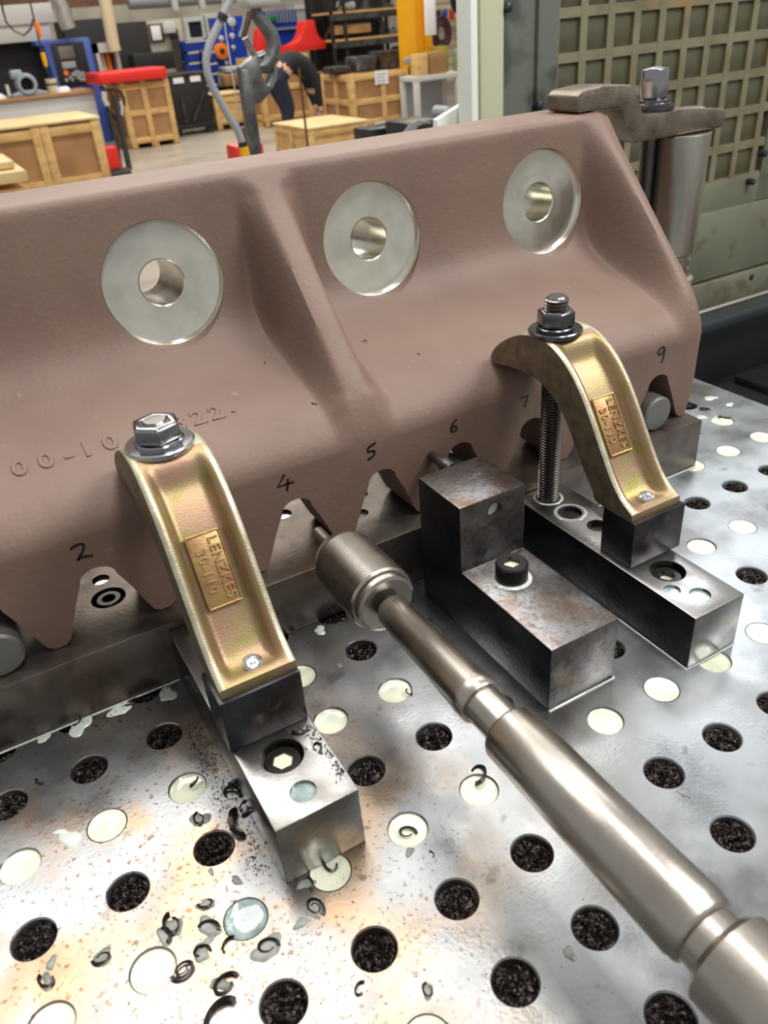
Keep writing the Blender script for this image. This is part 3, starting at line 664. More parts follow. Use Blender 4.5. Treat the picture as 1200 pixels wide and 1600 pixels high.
def crate(label, x0, x1, y0, y1, z1, cols, rows, bw=.09, side_cols=2, lid=True, z0=FZ, group='wooden crates', face=M_ply):
    t = thing('wooden_crate', label, 'crate', ((x0 + x1) / 2, (y0 + y1) / 2, z0), group); th = .028
    MB().box(x0 + th, x1 - th, y0 + th, y1 - th, z0 + .08, z1 - .01).build('panel_box', face, t)
    for x in cols: MB().box(x, x + bw, y0, y0 + th, z0 + .02, z1 - .005).build('board', M_wood, t, bevel=.004)
    for z in rows:
        for a, b in zip(cols[:-1], cols[1:]): MB().box(a + bw, b, y0 + .004, y0 + th, z, z + bw).build('board', M_wood, t, bevel=.004)
    n = side_cols
    for k in range(n + 1):
        y = y0 + th + (y1 - y0 - bw - th) * k / n; MB().box(x0, x0 + th, y, y + bw, z0 + .02, z1 - .005).build('board', M_wood, t, bevel=.004)
    for z in rows:
        for k in range(n):
            a = y0 + th + (y1 - y0 - bw - th) * k / n + bw; b = y0 + th + (y1 - y0 - bw - th) * (k + 1) / n
            MB().box(x0 + .004, x0 + th, a, b, z, z + bw).build('board', M_wood, t, bevel=.004)
    for k in range(3):
        xx = x0 + (x1 - x0 - .1) * k / 2; MB().box(xx, xx + .1, y0 + .02, y1 - .02, z0, z0 + .08).build('skid', M_wood, t)
    if lid: MB().box(x0 - .01, x1 + .01, y0 - .01, y1 + .01, z1, z1 + .025).build('lid', M_lid, t, bevel=.004)
    return t
crate('long low wooden crate with plywood lid at the left edge', .15, 1.955, 9.0, 10.1, -.275, [.15, .72, 1.27, 1.36, 1.86], [-.385, -.86], .085)
crate('wooden crate with four front panels carrying the flat red panel', 3.30, 4.085, 13.6, 14.6, -.165, [3.30, 3.62, 3.99], [-.28, -.64, -1.03], .085, lid=False)
crate('wooden crate with a paper notice pinned to its front', 6.265, 7.34, 11.7, 12.7, -.30, [6.265, 6.80, 7.25], [-.40, -.73, -1.02], .085, side_cols=2, lid=False)
crate('small wooden crate with light lid in front of the bending person', 4.50, 5.36, 9.5, 10.6, -.715, [4.50, 5.26], [-.80, -1.08], .08, side_cols=2, face=M_wood)
crate('wooden crate standing behind the bending person under the red bracket', 5.75, 6.7, 14.0, 15.0, -.03, [5.75, 6.2, 6.6], [-.14, -.55, -1.0], .09, lid=False)
crate('plain low wooden crate behind the hanging hook', 5.09, 5.72, 14.6, 15.4, -.56, [5.09, 5.63], [-.68, -1.0], .09, face=M_wood)
# boards at lower left corner
t = thing('moulded_timber', 'pale moulded timber stacked on a small crate at the left edge', 'timber', (.6, 6.0, FZ))
z = at_y(20, 252, 6.0).z; xr = at_y(42, 275, 6.0).x
MB().box(-.3, xr - .05, 6.05, 6.6, z - .05, z).build('upper_moulding', M_lid, t, bevel=.012)
MB().box(-.3, xr, 5.95, 6.6, z - .13, z - .055).build('lower_moulding', M_lid, t, bevel=.015)
MB().box(-.3, xr - .02, 6.0, 6.6, FZ, z - .17).build('crate_body', M_wood, t, bevel=.01)
# red panel on crate
b = MB(); x0, x1, z0, z1 = rect(149, 109, 262, 131, 13.5)
b.prism([(x0 + .05, 13.45), (x1 - .03, 13.45), (x1, 13.5), (x1, 14.3), (x0, 14.3), (x0, 13.5)], 'z', -.162, -.005)
tag(b.build('red_cover', M_red, bevel=.03, seg=3), 'flat red painted panel lying on a wooden crate', 'panel')
# pallet truck
pt = thing('pallet_truck', 'black handled pallet truck parked beside the left crates', 'pallet truck', (2.35, 10.4, FZ))
p0 = at_y(207, 285, 10.3); p0.z = FZ + .15; p1 = at_y(179, 150, 10.6)
MB().tube([p0, p0.lerp(p1, .5), p1], [.035, .03, .03], 10).build('tow_bar', M_bk, pt)
lp = [at_y(u, v, 10.6) for u, v in ((182, 188), (168, 170), (160, 150), (162, 140), (175, 138), (188, 142), (194, 156), (192, 176), (184, 190))]
MB().tube(lp, .018, 8).build('loop_handle', M_bk, pt)
MB().tube([at_y(162, 143, 10.57), at_y(163, 155, 10.57), at_y(168, 165, 10.57)], .03, 8).build('grip', M_lgrey, pt)
MB().tube([at_y(188, 158, 10.57), at_y(191, 168, 10.57), at_y(190, 180, 10.57)], .02, 8).build('grip', M_lgrey, pt)
MB().box(p0.x - .32, p0.x - .08, 10.3, 10.5, FZ + .1, FZ + .42).build('pump_body', M_red, pt, bevel=.03)
MB().lathe([(p0.x - .3, .09), (p0.x + .0, .09)], 'x', (0, 10.3, FZ + .09), 20).build('steering_wheel', M_bk, pt)
for dx in (-.40, -.10): MB().box(p0.x + dx, p0.x + dx + .16, 10.5, 11.6, FZ + .05, FZ + .12).build('fork', M_red, pt, bevel=.01)
MB().tube([at_y(170, 170, 10.5), at_y(182, 215, 10.4), at_y(190, 265, 10.35)], .014, 6).build('control_rod', M_bk, pt)
# bench with parts
bn = thing('workbench', 'grey fronted workbench with brown top behind the left crate', 'workbench', (2.1, 14.4, FZ))
MB().box(.6, 2.98, 14.0, 15.0, FZ, -.275).build('bench_body', M_lgrey, bn, bevel=.01)
MB().box(.55, 3.03, 13.95, 15.05, -.275, -.23).build('bench_top', M_ply, bn, bevel=.006)
pu = thing('pump_housing', 'grey cast pump housing with round bore on the workbench', 'pump', (1.95, 14.25, -.23))
cx, cz = at_y(40, 130, 14.2).x, -.229 + .155
MB().lathe([(14.05, .095), (14.05, .13), (14.08, .15), (14.30, .15), (14.34, .13), (14.34, .095), (14.05, .095)], 'y', (cx, 0, cz), 28, capped=False).build('ring', M_cast, pu)
MB().lathe([(14.25, .0), (14.255, .095)], 'y', (cx, 0, cz), 24, capped=False).build('bore', M_bk, pu)
MB().prism([(cx - .25, -.228), (cx + .27, -.228), (cx + .27, -.19), (cx + .12, -.15), (cx - .12, -.15), (cx - .25, -.19)], 'y', 14.08, 14.3).build('foot', M_cast, pu, bevel=.01)
MB().box(cx - .19, cx - .02, 14.1, 14.28, cz + .08, cz + .20).build('inlet', M_cast, pu, bevel=.03)
MB().box(cx - .30, cx - .26, 14.1, 14.2, -.2, cz + .02).build('side_plate', M_lgrey, pu)
x0, x1, z0, z1 = rect(73, 123, 94, 147, 14.2)
tin = thing('tin_can', 'pale tin can on the workbench in front of the blue machine', 'can', ((x0 + x1) / 2, 14.3, -.229))
MB().lathe([(-.229, .085), (z1 - .02, .085), (z1, .092), (z1, .08), (z1 - .04, .08)], 'z', (tin.location.x, 14.3, 0), 20).build('can_body', M_beige, tin)
MB().lathe([(z1 - .09, .0862), (z1 - .06, .0862)], 'z', (tin.location.x, 14.3, 0), 20).build('can_band', M_iron, tin)
for u, v, lab in ((-2, 156, 'crumpled pale rag on the workbench at the left edge'), (102, 148, 'crumpled pale rag beside the tin can on the workbench')):
    q = at_y(u, v, 14.1); b = MB(); rr = random.Random(u); prof = []
    vs = [(q.x + .10 * cos(a) * (1 + .3 * rr.random()) * s_, 14.15 + .1 * sin(a) * s_, -.229 + h) for h, s_ in ((0, 1), (.04, .9), (.075, .5)) for a in [2 * pi * k / 9 for k in range(9)]]
    fs = [(i * 9 + k, i * 9 + (k + 1) % 9, (i + 1) * 9 + (k + 1) % 9, (i + 1) * 9 + k) for i in range(2) for k in range(9)] + [tuple(range(18, 27)), tuple(reversed(range(9)))]
    b.add(vs, fs); tag(b.build('rag', M_paper), lab, 'rag')
# CNC lathe
cn = thing('lathe_machine', 'blue and white machining centre with a dark control panel', 'machine', (2.2, 16, FZ))
part('upper_hood', M_lgrey, cn, -60, 8, 84, 40, 15.6, 1.2); part('lower_hood', M_lgrey, cn, -60, 38, 80, 68, 15.65, 1.2)
x0, x1, z0, z1 = rect(-60, 68, 80, 160, 16.0); MB().box(x0, x1, 16.0, 16.9, FZ, z1).build('work_area', M_bk, cn)
x0, x1, z0, z1 = rect(66, 60, 150, 146, 15.3)
MB().prism([(x0, FZ), (x1, FZ), (x1, z1 - .02), (x1 - .06, z1), (x0, z1), (x0, z1 - .07), (x0 + .10, z1 - .07), (x0 + .16, z0)], 'y', 15.3, 15.9).build('blue_column', M_blue2, cn, bevel=.01)
cp = part('control_panel', M_bk, cn, 87, 66, 138, 134, 15.25, .06)
part('screen', mat('screen_grey', (120, 112, 104), .3), cp, 92, 72, 116, 92, 15.235, .02).location = (0, 0, 0); part('display_strip', M_grey, cp, 97, 96, 119, 107, 15.235, .02).location = (0, 0, 0)
for k, (u, v) in enumerate([(103, 114), (104, 125), (110, 121), (114, 116), (118, 113), (119, 118), (122, 121), (125, 117), (127, 124), (131, 119), (132, 124), (113, 124), (122, 112), (129, 114)]):
    q = at_y(u, v, 15.24); MB().lathe([(15.225, .028 if k else .04), (15.26, .03)], 'y', (q.x, 0, q.z), 12).build('button', M_orange if k == 0 else M_grey, cp).location = (0, 0, 0)
gc = thing('glass_cabinet', 'grey framed glass cabinet beside the blue machine', 'cabinet', (3.6, 15.2, FZ))
x0, x1, z0, z1 = rect(153, 66, 188, 124, 15.2)
for a, b_, c, d in ((x0, x0 + .05, FZ, z1), (x1 - .05, x1, FZ, z1), (x0, x1, z1 - .14, z1), (x0, x1, z0 - .3, z0 - .1)): MB().box(a, b_, 15.2, 15.6, c, d).build('frame', M_lgrey, gc)
MB().box(x0, x1, 15.55, 15.6, FZ, z1).build('back', M_iron, gc)
for dx, m_ in ((.12, M_beige), (.22, M_orange)): MB().lathe([(z0 - .1, .05), (z1 - .16, .045)], 'z', (x0 + dx, 15.4, 0), 14).build('tube', m_, gc)
# pendants and pipes
pd = thing('pendant_switch', 'orange and yellow pendant switch hanging on a cable by the machine', 'pendant', at_y(62, 100, 13.0))
MB().tube([at_y(44, -10, 13), at_y(52, 25, 13), at_y(60, 60, 13), at_y(66, 85, 13), at_y(75, 118, 13)], .012, 6).build('cable', M_iron, pd)
MB().tube([at_y(56, 34, 12.98), at_y(60, 46, 12.98), at_y(64, 58, 12.98)], [.03, .036, .026], 10).build('orange_body', M_orange, pd)
MB().tube([at_y(66, 82, 12.98), at_y(69, 92, 12.98), at_y(72, 104, 12.98)], [.03, .034, .024], 10).build('yellow_body', M_yellow, pd)
tag(MB().tube([at_y(u, v, 13.5) for u, v in ((2, -8), (4, 15), (10, 35), (22, 48), (38, 55), (48, 45), (52, 30))], .014, 6).build('drooping_cable', M_iron), 'dark cable drooping in a loop over the machine hood', 'cable')
tag(MB().tube([at_y(84, -10, 15.0), at_y(96, 10, 15), at_y(102, 30, 15), at_y(108, 45, 15)], .12, 14).build('metal_duct', M_duct), 'shiny crinkled metal duct above the blue machine', 'duct')
tag(MB().tube([at_y(162, -10, 15.05), at_y(170, 30, 15.05), at_y(177, 70, 15.05), at_y(180, 80, 15.05)], .10, 14).build('beige_downpipe', M_beige), 'beige downpipe behind the glass cabinet', 'pipe')
one('black_cabinet', 'tall black machine cabinet behind the beige downpipe', 'cabinet', M_bk, 100, 30, 172, 75, 17.0, .8, True)
one('black_screen', 'large black welding screen behind the red panel', 'screen', M_bk, 183, 34, 236, 112, 16.2, .08, True)
bx = one('black_box', 'black perforated box on a bench behind the red panel', 'box', M_bk, 210, 82, 273, 110, 15.4, .4)
# cream wall board with notice
wb = thing('notice_board', 'cream wall board with a framed notice', 'board', (5.3, 18, FZ))
part('board_sheet', M_cream, wb, 228, 30, 290, 118, 18.0, .05)
nf = part('notice_frame', M_rust, wb, 233, 37, 256, 66, 17.96, .04); part('notice_sheet', M_paper, nf, 237, 40, 252, 63, 17.94, .03).location = (0, 0, 0)
x0, x1, z0, z1 = rect(268, 44, 284, 112, 17.9)
sp = thing('sprocket_chain', 'black chain of links hanging on the cream wall board', 'chain', ((x0 + x1) / 2, 17.9, z0))
for k in range(9):
    zc = z0 + (z1 - z0) * (k + .5) / 9; MB().box(x0 + .04, x1 - .02, 17.86, 17.96, zc - .05, zc + .03).build('link', M_bk, sp, bevel=.01)
q = at_y(263, 43, 17.9); MB().box(q.x - .12, q.x + .12, 17.8, 17.95, q.z - .1, q.z + .1).build('chain_bracket', M_lgrey, sp, bevel=.02)
# windows in back wall
for n_, (u0, v0, u1, v1) in enumerate(((289, 26, 322, 66), (320, 20, 362, 70), (452, 6, 512, 60))):
    x0, x1, z0, z1 = rect(u0, v0, u1, v1, 19.9); wd = .09
    wn = MB(); 
    for a in ((x0, x1, z1 - wd, z1), (x0, x1, z0, z0 + wd), (x0, x0 + wd, z0 + wd, z1 - wd), (x1 - wd, x1, z0 + wd, z1 - wd)): wn.box(a[0], a[1], 19.88, 20.0, a[2], a[3])
    wo = struct(wn.build('window_%d' % (n_ + 1), M_white))
    MB().box(x0 + wd, x1 - wd, 19.94, 19.97, z0 + wd, z1 - wd).build('pane', (M_navy, M_ply, M_lgrey)[n_], wo)
# grey service pipe
tag(MB().tube([(5.0, 18.6, 1.02), (8.0, 18.6, 1.0), (11.0, 18.6, .98)], .14, 16).build('service_pipe', M_grey), 'grey horizontal service pipe under the brick wall', 'pipe')
for k, u in enumerate((272, 315)):
    q = at_y(u, 8, 18.4); MB_ = MB().box(q.x - .06, q.x + .06, 18.30, 18.45, .8, 1.6)
    tag(MB_.build('pipe_hanger', M_lgrey, bevel=.01), ('left', 'right')[k] + ' pale hanger post crossing the grey service pipe', 'hanger')
# black trolley cabinet
tr = thing('steel_trolley', 'black steel trolley cabinet on feet beside the wooden crate', 'trolley', (4.65, 14.7, FZ))
MB().box(4.32, 4.98, 14.5, 15.2, -.92, -.20).build('trolley_body', M_bk, tr, bevel=.01)
MB().box(4.28, 5.04, 14.46, 15.24, -.20, -.16).build('trolley_top', M_iron, tr, bevel=.005)
MB().box(4.30, 5.02, 14.48, 15.22, -1.0, -.92).build('trolley_base', M_bk, tr, bevel=.01)
for x in (4.36, 4.92): MB().box(x - .05, x + .05, 14.5, 14.6, FZ, -1.0).build('foot', M_bk, tr)
MB().bar((4.62, 14.48, -.9), (4.90, 14.48, -.45), .05, .03).build('brace', M_iron, tr); MB().bar((4.50, 14.48, -.9), (4.50, 14.48, -.5), .05, .03).build('brace', M_iron, tr)
for u in (278, 305): 
    q = at_y(u, 121, 14.47); MB().box(q.x - .09, q.x + .09, 14.475, 14.49, -.30, -.215).build('label_card', M_paper, tr)
# blue bins
br = thing('bin_rack', 'rack post frame holding the blue storage bins', 'rack', (5.5, 16.4, FZ))
for x in (5.16, 5.78): MB().box(x - .02, x + .02, 16.25, 16.6, FZ, .30).build('rack_post', M_iron, br)
def bin_(u0, v0, u1, v1, lab):
    x0, x1, z0, z1 = rect(u0, v0, u1, v1, 16.0); t = thing('storage_bin', lab, 'bin', ((x0 + x1) / 2, 16.2, z0), 'blue storage bins')
    MB().prism([(16.0, z1 - .03), (16.05, z0), (16.5, z0), (16.5, z1), (16.48, z1), (16.48, z0 + .02), (16.07, z0 + .02), (16.02, z1 - .03)], 'x', x0 + .012, x1 - .012).build('bin_shell', M_blue, t)
    for xx in (x0 + .006, x1 - .018): MB().prism([(16.0, z1 - .03), (16.05, z0), (16.5, z0), (16.5, z1)], 'x', xx, xx + .012).build('bin_side', M_blue, t)
    MB().box(x0 + .02, x1 - .02, 15.99, 16.005, z1 - .035, z1 - .005).build('bin_lip', M_lgrey, t)
bin_(289, 62, 334, 79, 'wide dark blue bin on top of the bin rack'); bin_(293, 80, 313, 96, 'blue bin below the wide top bin, left column'); bin_(315, 80, 338, 96, 'blue bin below the wide top bin, right column')
bin_(294, 97, 314, 112, 'blue bin just above the black trolley')
for k, v in enumerate((98, 114, 131, 148, 166)): bin_(318, v, 342, v + 15, ('first', 'second', 'third', 'fourth', 'lowest')[k] + ' blue bin counted down the right column beside the black trolley')
# peg boards with tools
def pegboard(lab, u0, v0, u1, v1, Y, tools, rn):
    t = thing('tool_board', lab, 'tool board', at_y((u0 + u1) / 2, v1, Y), 'blue tool boards'); x0, x1, z0, z1 = rect(u0, v0, u1, v1, Y)
    MB().box(x0, x1, Y, Y + .03, z0, z1).build('board_sheet', M_blue, t)
    return t, x0, x1, z0, z1
t1, *_ = pegboard('blue tool board with hanging tools behind the hook sling', 333, 26, 384, 106, 17.0, 8, random.Random(3))
for k, (u, v, r_) in enumerate(((362, 34, .08), (363, 56, .05), (354, 98, .04), (346, 60, .05), (365, 74, .04), (378, 52, .05))):
    q = at_y(u, v, 16.95); tl = thing('hanging_tool', ('round white tool at the top of the blue tool board', 'white cup hook under the round tool', 'small silver tool low on the blue board', 'small tool near the left edge of the blue board', 'small cream tool in the middle of the blue board', 'small tool near the right edge of the blue board')[k], 'tool', (q.x, 16.95, q.z), 'tools on the blue board')
    MB().lathe([(16.93, r_ * .6), (16.94, r_), (16.98, r_)], 'y', (q.x, 0, q.z), 16).build('tool_head', M_lgrey, tl); MB().box(q.x - .012, q.x + .012, 16.95, 16.975, q.z - r_ * 1.8, q.z).build('tool_shaft', M_grey, tl)
q = at_y(346, 80, 16.9); ot = thing('orange_reel', 'orange cable reel hanging on the blue tool board', 'reel', (q.x, 16.9, q.z))
MB().lathe([(16.85, .10), (16.86, .14), (16.96, .14), (16.97, .10)], 'y', (q.x, 0, q.z), 18).build('reel_rim', M_orange, ot); MB().lathe([(16.84, .05), (16.98, .05)], 'y', (q.x, 0, q.z), 14).build('reel_hub', M_bk, ot)
t2, x0, x1, z0, z1 = pegboard('blue louvred board with rows of spanners behind the red bracket', 412, 16, 466, 84, 16.5, 0, None)
for k in range(9):
    xx = x0 + .10 + (x1 - x0 - .14) * k / 8.5
    sp_ = thing('spanner', ('first', 'second', 'third', 'fourth', 'fifth', 'sixth', 'seventh', 'eighth', 'ninth')[k] + ' silver spanner from the left on the blue louvred board', 'spanner', (xx, 16.46, z0 + .55), 'spanners on the blue board')
    h_ = .42 - .02 * k; MB().box(xx - .014, xx + .014, 16.455, 16.48, z0 + .52, z0 + .52 + h_).build('spanner_shaft', M_grey, sp_); MB().lathe([(16.45, .024), (16.485, .024)], 'y', (xx, 0, z0 + .52 + h_), 10).build('spanner_head', M_grey, sp_)
MB().box(x0 + .15, x1, 16.40, 16.5, z0 + .40, z0 + .44).build('tool_shelf', M_grey, t2)
one('green_case', 'small green case on top of the blue louvred board', 'case', M_green, 413, 24, 434, 33, 16.3, .15)
one('tool_tray', 'small wooden block on a bench under the blue tool board', 'block', M_ply, 352, 116, 378, 134, 15.6, .3)
lw = thing('low_bench', 'low bench with grey shelf under the blue tool board', 'bench', (6.2, 16, FZ)); part('bench_shelf', M_lgrey, lw, 354, 104, 384, 112, 16.0, .5); part('bench_shelf', M_bk, lw, 354, 134, 388, 142, 15.9, .5)
for x in (6.0, 6.35): MB().box(x, x + .05, 15.95, 16.4, FZ, -.25).build('bench_leg', M_blue, lw)
# red bracket on crate
P_ = [at_y(u, v, 14.3) for u, v in ((425, 93), (428, 72), (438, 78), (452, 77), (464, 70), (470, 58), (472, 40), (488, 37), (492, 56), (498, 67), (506, 70), (507, 82))]
tag(MB().prism([(p.x, p.z) for p in P_], 'y', 14.2, 14.5).build('red_bracket', M_red, bevel=.015), 'large curved red painted bracket on the wooden crate', 'bracket'); lift_to(COL.objects[-1], -.029)
P_ = [at_y(u, v, 14.25) for u, v in ((398, 92), (402, 50), (412, 45), (418, 60), (416, 92))]
tag(MB().prism([(p.x, p.z) for p in P_], 'y', 14.2, 14.4).build('red_bracket', M_red, bevel=.015), 'narrow red painted upright seen through the hook', 'bracket'); lift_to(COL.objects[-1], -.029)
# storage rack
rk = thing('storage_rack', 'dark steel storage rack with wooden shelves of machine parts', 'rack', (8.0, 14.4, FZ))
x0, x1, zb, zt = rect(519, 0, 640, 108, 14.0)
for x in (x0, x0 + .25, x1 - .05):
    for y in (14.0, 14.75): MB().box(x, x + .05, y, y + .05, FZ, 1.4).build('rack_upright', M_bk, rk)
SH = [at_y(580, v, 14.0).z for v in (14, 57, 106)]
for z in SH + [-1.0]:
    MB().box(x0, x1, 14.0, 14.8, z - .03, z).build('shelf_board', M_wood, rk); MB().box(x0, x1, 13.98, 14.0, z - .13, z - .03).build('shelf_beam', M_iron, rk)
MB().bar((x0 + .03, 14.4, SH[1]), (x0 + .26, 14.0, SH[1] + .6), .03, .03).build('rack_brace', M_iron, rk)
MB().box(x0, x1, 14.95, 15.0, FZ, 1.4).build('rack_back', M_bk, rk)
one('timber_offcut', 'wooden block lying on the middle rack shelf', 'block', M_wood, 527, 37, 580, 52, 14.15, .3)
rn = random.Random(11)
names = [('flange_part', 'flange', 'grey flanged part'), ('bearing_block', 'bearing', 'dark bearing block'), ('valve_body', 'valve', 'dull valve body'), ('ring_part', 'ring', 'steel ring part')]
def rack_part(kind, u, z, Y, r, lab):
    q = at_y(u, 60, Y); x = q.x; t = thing(names[kind][0], lab, names[kind][1], (x, Y, z), 'machine parts on the rack')
    if kind == 0:
        MB().lathe([(z + .001, r), (z + .05, r), (z + .05, r * .6), (z + .18, r * .55), (z + .18, r * .85), (z + .22, r * .85)], 'z', (x, Y, 0), 18).build('flange_body', M_iron, t); MB().lathe([(z + .22, r * .4), (z + .221, r * .4)], 'z', (x, Y, 0), 12).build('bore', M_bk, t)
    elif kind == 1:
        MB().box(x - r, x + r, Y - .08, Y + .08, z + .001, z + .05).build('foot', M_iron, t, bevel=.008); MB().lathe([(Y - .07, r * .7), (Y + .07, r * .7)], 'y', (x, 0, z + .05 + r * .55), 18).build('housing', M_iron, t)
        MB().lathe([(Y - .075, r * .4), (Y - .07, r * .4)], 'y', (x, 0, z + .05 + r * .55), 14).build('bore', M_bk, t)
    elif kind == 2:
        MB().lathe([(x - r, r * .5), (x - r * .8, r * .5), (x - r * .75, r * .32), (x + r * .7, r * .4), (x + r, r * .4)], 'x', (0, Y, z + r * .5 + .001), 14).build('valve_barrel', M_grey, t); MB().lathe([(z + r * .5, r * .25), (z + r * 1.1, r * .25), (z + r * 1.1, r * .4), (z + r * 1.2, r * .4)], 'z', (x, Y, 0), 12).build('bonnet', M_iron, t)
    else:
        MB().lathe([(Y - .08, r * .6), (Y - .1, r * .8), (Y - .1, r), (Y + .08, r), (Y + .08, r * .6), (Y - .08, r * .6)], 'y', (x, 0, z + r + .001), 22, capped=False).build('ring_body', M_iron, t)
spots = [(1, 530, 2, .10, 'small dark bearing block at the left of the bottom rack shelf'), (0, 545, 2, .10, 'grey flanged part on the bottom rack shelf beside the left bearing'), (2, 566, 2, .16, 'long dull valve body in the middle of the bottom rack shelf'),
         (1, 586, 2, .11, 'dark bearing block right of the long valve body'), (0, 600, 2, .08, 'narrow flanged part left of the steel rings on the rack'), (3, 620, 2, .17, 'large steel ring part at the right of the bottom rack shelf'),
         (0, 597, 1, .12, 'grey flanged part on the middle rack shelf beside the wooden block'), (2, 616, 1, .11, 'small valve body at the right of the middle rack shelf'), (0, 632, 1, .07, 'thin flanged part at the right end of the middle rack shelf'),
         (2, 545, 0, .18, 'dull valve body on the upper rack shelf'), (0, 575, 0, .15, 'grey flanged part on the upper rack shelf'), (1, 605, 0, .16, 'dark bearing block on the upper rack shelf')]
for k, u, s_, r_, lab in spots: rack_part(k, u, SH[s_], 14.25, r_ * .85, lab)
for k, (u0, u1) in enumerate(((520, 550), (556, 590), (594, 634))):
    o = one('cast_part', ('left', 'middle', 'right')[k] + ' dark cast part on the crate with the paper notice', 'casting', M_iron, u0, (96, 84, 80)[k], u1, 108, 12.0, .4, bevel=.04, group='cast parts on the noticed crate'); o.location.z += (-.299 - min(v.co.z for v in o.data.vertices))
    rr = random.Random(k)
    for v_ in o.data.vertices: v_.co += Vector((rr.uniform(-.02, .02), rr.uniform(-.02, .02), 0))
x0, x1, z0, z1 = rect(587, 110, 608, 132, 11.66); nt_ = thing('paper_notice', 'white paper notice pinned on the wooden crate', 'paper', ((x0 + x1) / 2, 11.66, z0))
MB().box(x0, x1, 11.685, 11.69, z0, z1).build('paper_sheet', M_paper, nt_); 
for k in range(4): MB().box(x0 + .03, x1 - .04 - .03 * (k % 2), 11.680, 11.684, z1 - .05 - .045 * k, z1 - .04 - .045 * k).build('print_line', M_grey, nt_)
# yellow column
yc = thing('yellow_column', 'yellow painted steel H column of a crane', 'column', (7.6, 11.9, FZ))
x0, x1, z0, z1 = rect(637, 0, 652, 180, 11.7); MB().box(x0, x1, 11.7, 11.95, FZ, 4).build('flange', M_yellow, yc)
MB().box(x1, x1 + .22, 11.82, 11.86, FZ, 4).build('web', M_yellow, yc); MB().box(x1 + .20, x1 + .32, 11.75, 12.0, FZ, 4).build('flange', M_yellow, yc)
one('meter_board', 'white gauge board hanging on the yellow column', 'board', M_paper, 665, -20, 681, 55, 11.5, .05)
one('grey_junction_box', 'small grey junction box on the yellow column', 'box', M_grey, 634, 90, 645, 100, 11.6, .08)
# white frame bench
fb = thing('frame_bench', 'white steel frame bench between yellow column and machine guard', 'bench', (8.1, 11.4, FZ))
x0 = at_y(650, 150, 11.2).x; x1 = at_y(760, 150, 11.2).x; zt = at_y(700, 114, 11.2).z
MB().box(x0, x1, 11.2, 11.68, zt - .07, zt).build('bench_top', M_lgrey, fb, bevel=.005)
for x in (x0, at_y(714, 140, 11.2).x, x1 - .08):
    for y in (11.2, 11.6): MB().box(x, x + .08, y, y + .08, FZ, zt - .07).build('leg', M_lgrey, fb, bevel=.005)
MB().box(x0 + .1, x1 - .5, 11.62, 11.64, FZ, zt - .1).build('back_panel', M_grey, fb)
def on_bench(name, lab, cat, m, u0, v0, u1, Y=11.25, dep=.2, bevel=.01):
    xa, xb, za, zb_ = rect(u0, v0, u1, 114, Y); return tag(MB().box(xa, xb, Y, Y + dep, zt + .001, zb_).build(name, m, bevel=bevel), lab, cat)
on_bench('wooden_box', 'light wooden box on the white frame bench by the column', 'box', M_wood, 652, 84, 669)
on_bench('brown_box', 'brown cardboard box on the white frame bench', 'box', M_ply, 672, 80, 697, 11.25)
on_bench('olive_box', 'olive green box behind the brown cardboard box', 'box', mat('olive', (150, 140, 50), .5), 684, 72, 701, 11.47)
x_ = at_y(709, 95, 11.5).x; jr = thing('glass_jar', 'round jar with a grey lid on the frame bench', 'jar', (x_, 11.4, zt)); MB().lathe([(zt + .001, .07), (zt + .22, .07), (zt + .25, .06)], 'z', (x_, 11.4, 0), 18).build('jar_body', mat('jar_green', (120, 130, 92), .2), jr); MB().lathe([(zt + .25, .062), (zt + .30, .062)], 'z', (x_, 11.4, 0), 18).build('jar_lid', M_grey, jr)
x_ = at_y(731, 100, 11.3).x; bo = thing('spray_bottle', 'white spray bottle with pink label on the frame bench', 'bottle', (x_, 11.3, zt))
MB().lathe([(zt + .001, .055), (zt + .20, .055), (zt + .26, .03), (zt + .27, .025)], 'z', (x_, 11.3, 0), 18).build('bottle_body', M_paper, bo); MB().lathe([(zt + .03, .0556), (zt + .19, .0556)], 'z', (x_, 11.3, 0), 18).build('label_wrap', M_pink, bo)
MB().box(x_ - .05, x_ + .03, 11.27, 11.33, zt + .27, zt + .33).build('trigger_head', M_paper, bo, bevel=.01)
rt = thing('red_tool_chest', 'red tool chest under the white frame bench', 'tool chest', (at_y(736, 140, 11.3).x, 11.35, FZ)); x0, x1, z0, z1 = rect(727, 126, 760, 160, 11.4)
MB().box(x0, x0 + .32, 11.3, 11.58, FZ, z1).build('chest_body', M_red, rt, bevel=.01)
for k in range(4): MB().box(x0 + .02, x0 + .31, 11.28, 11.3, z1 - .12 - .13 * k, z1 - .05 - .13 * k).build('drawer', M_beige if k < 2 else M_bk, rt, bevel=.005)
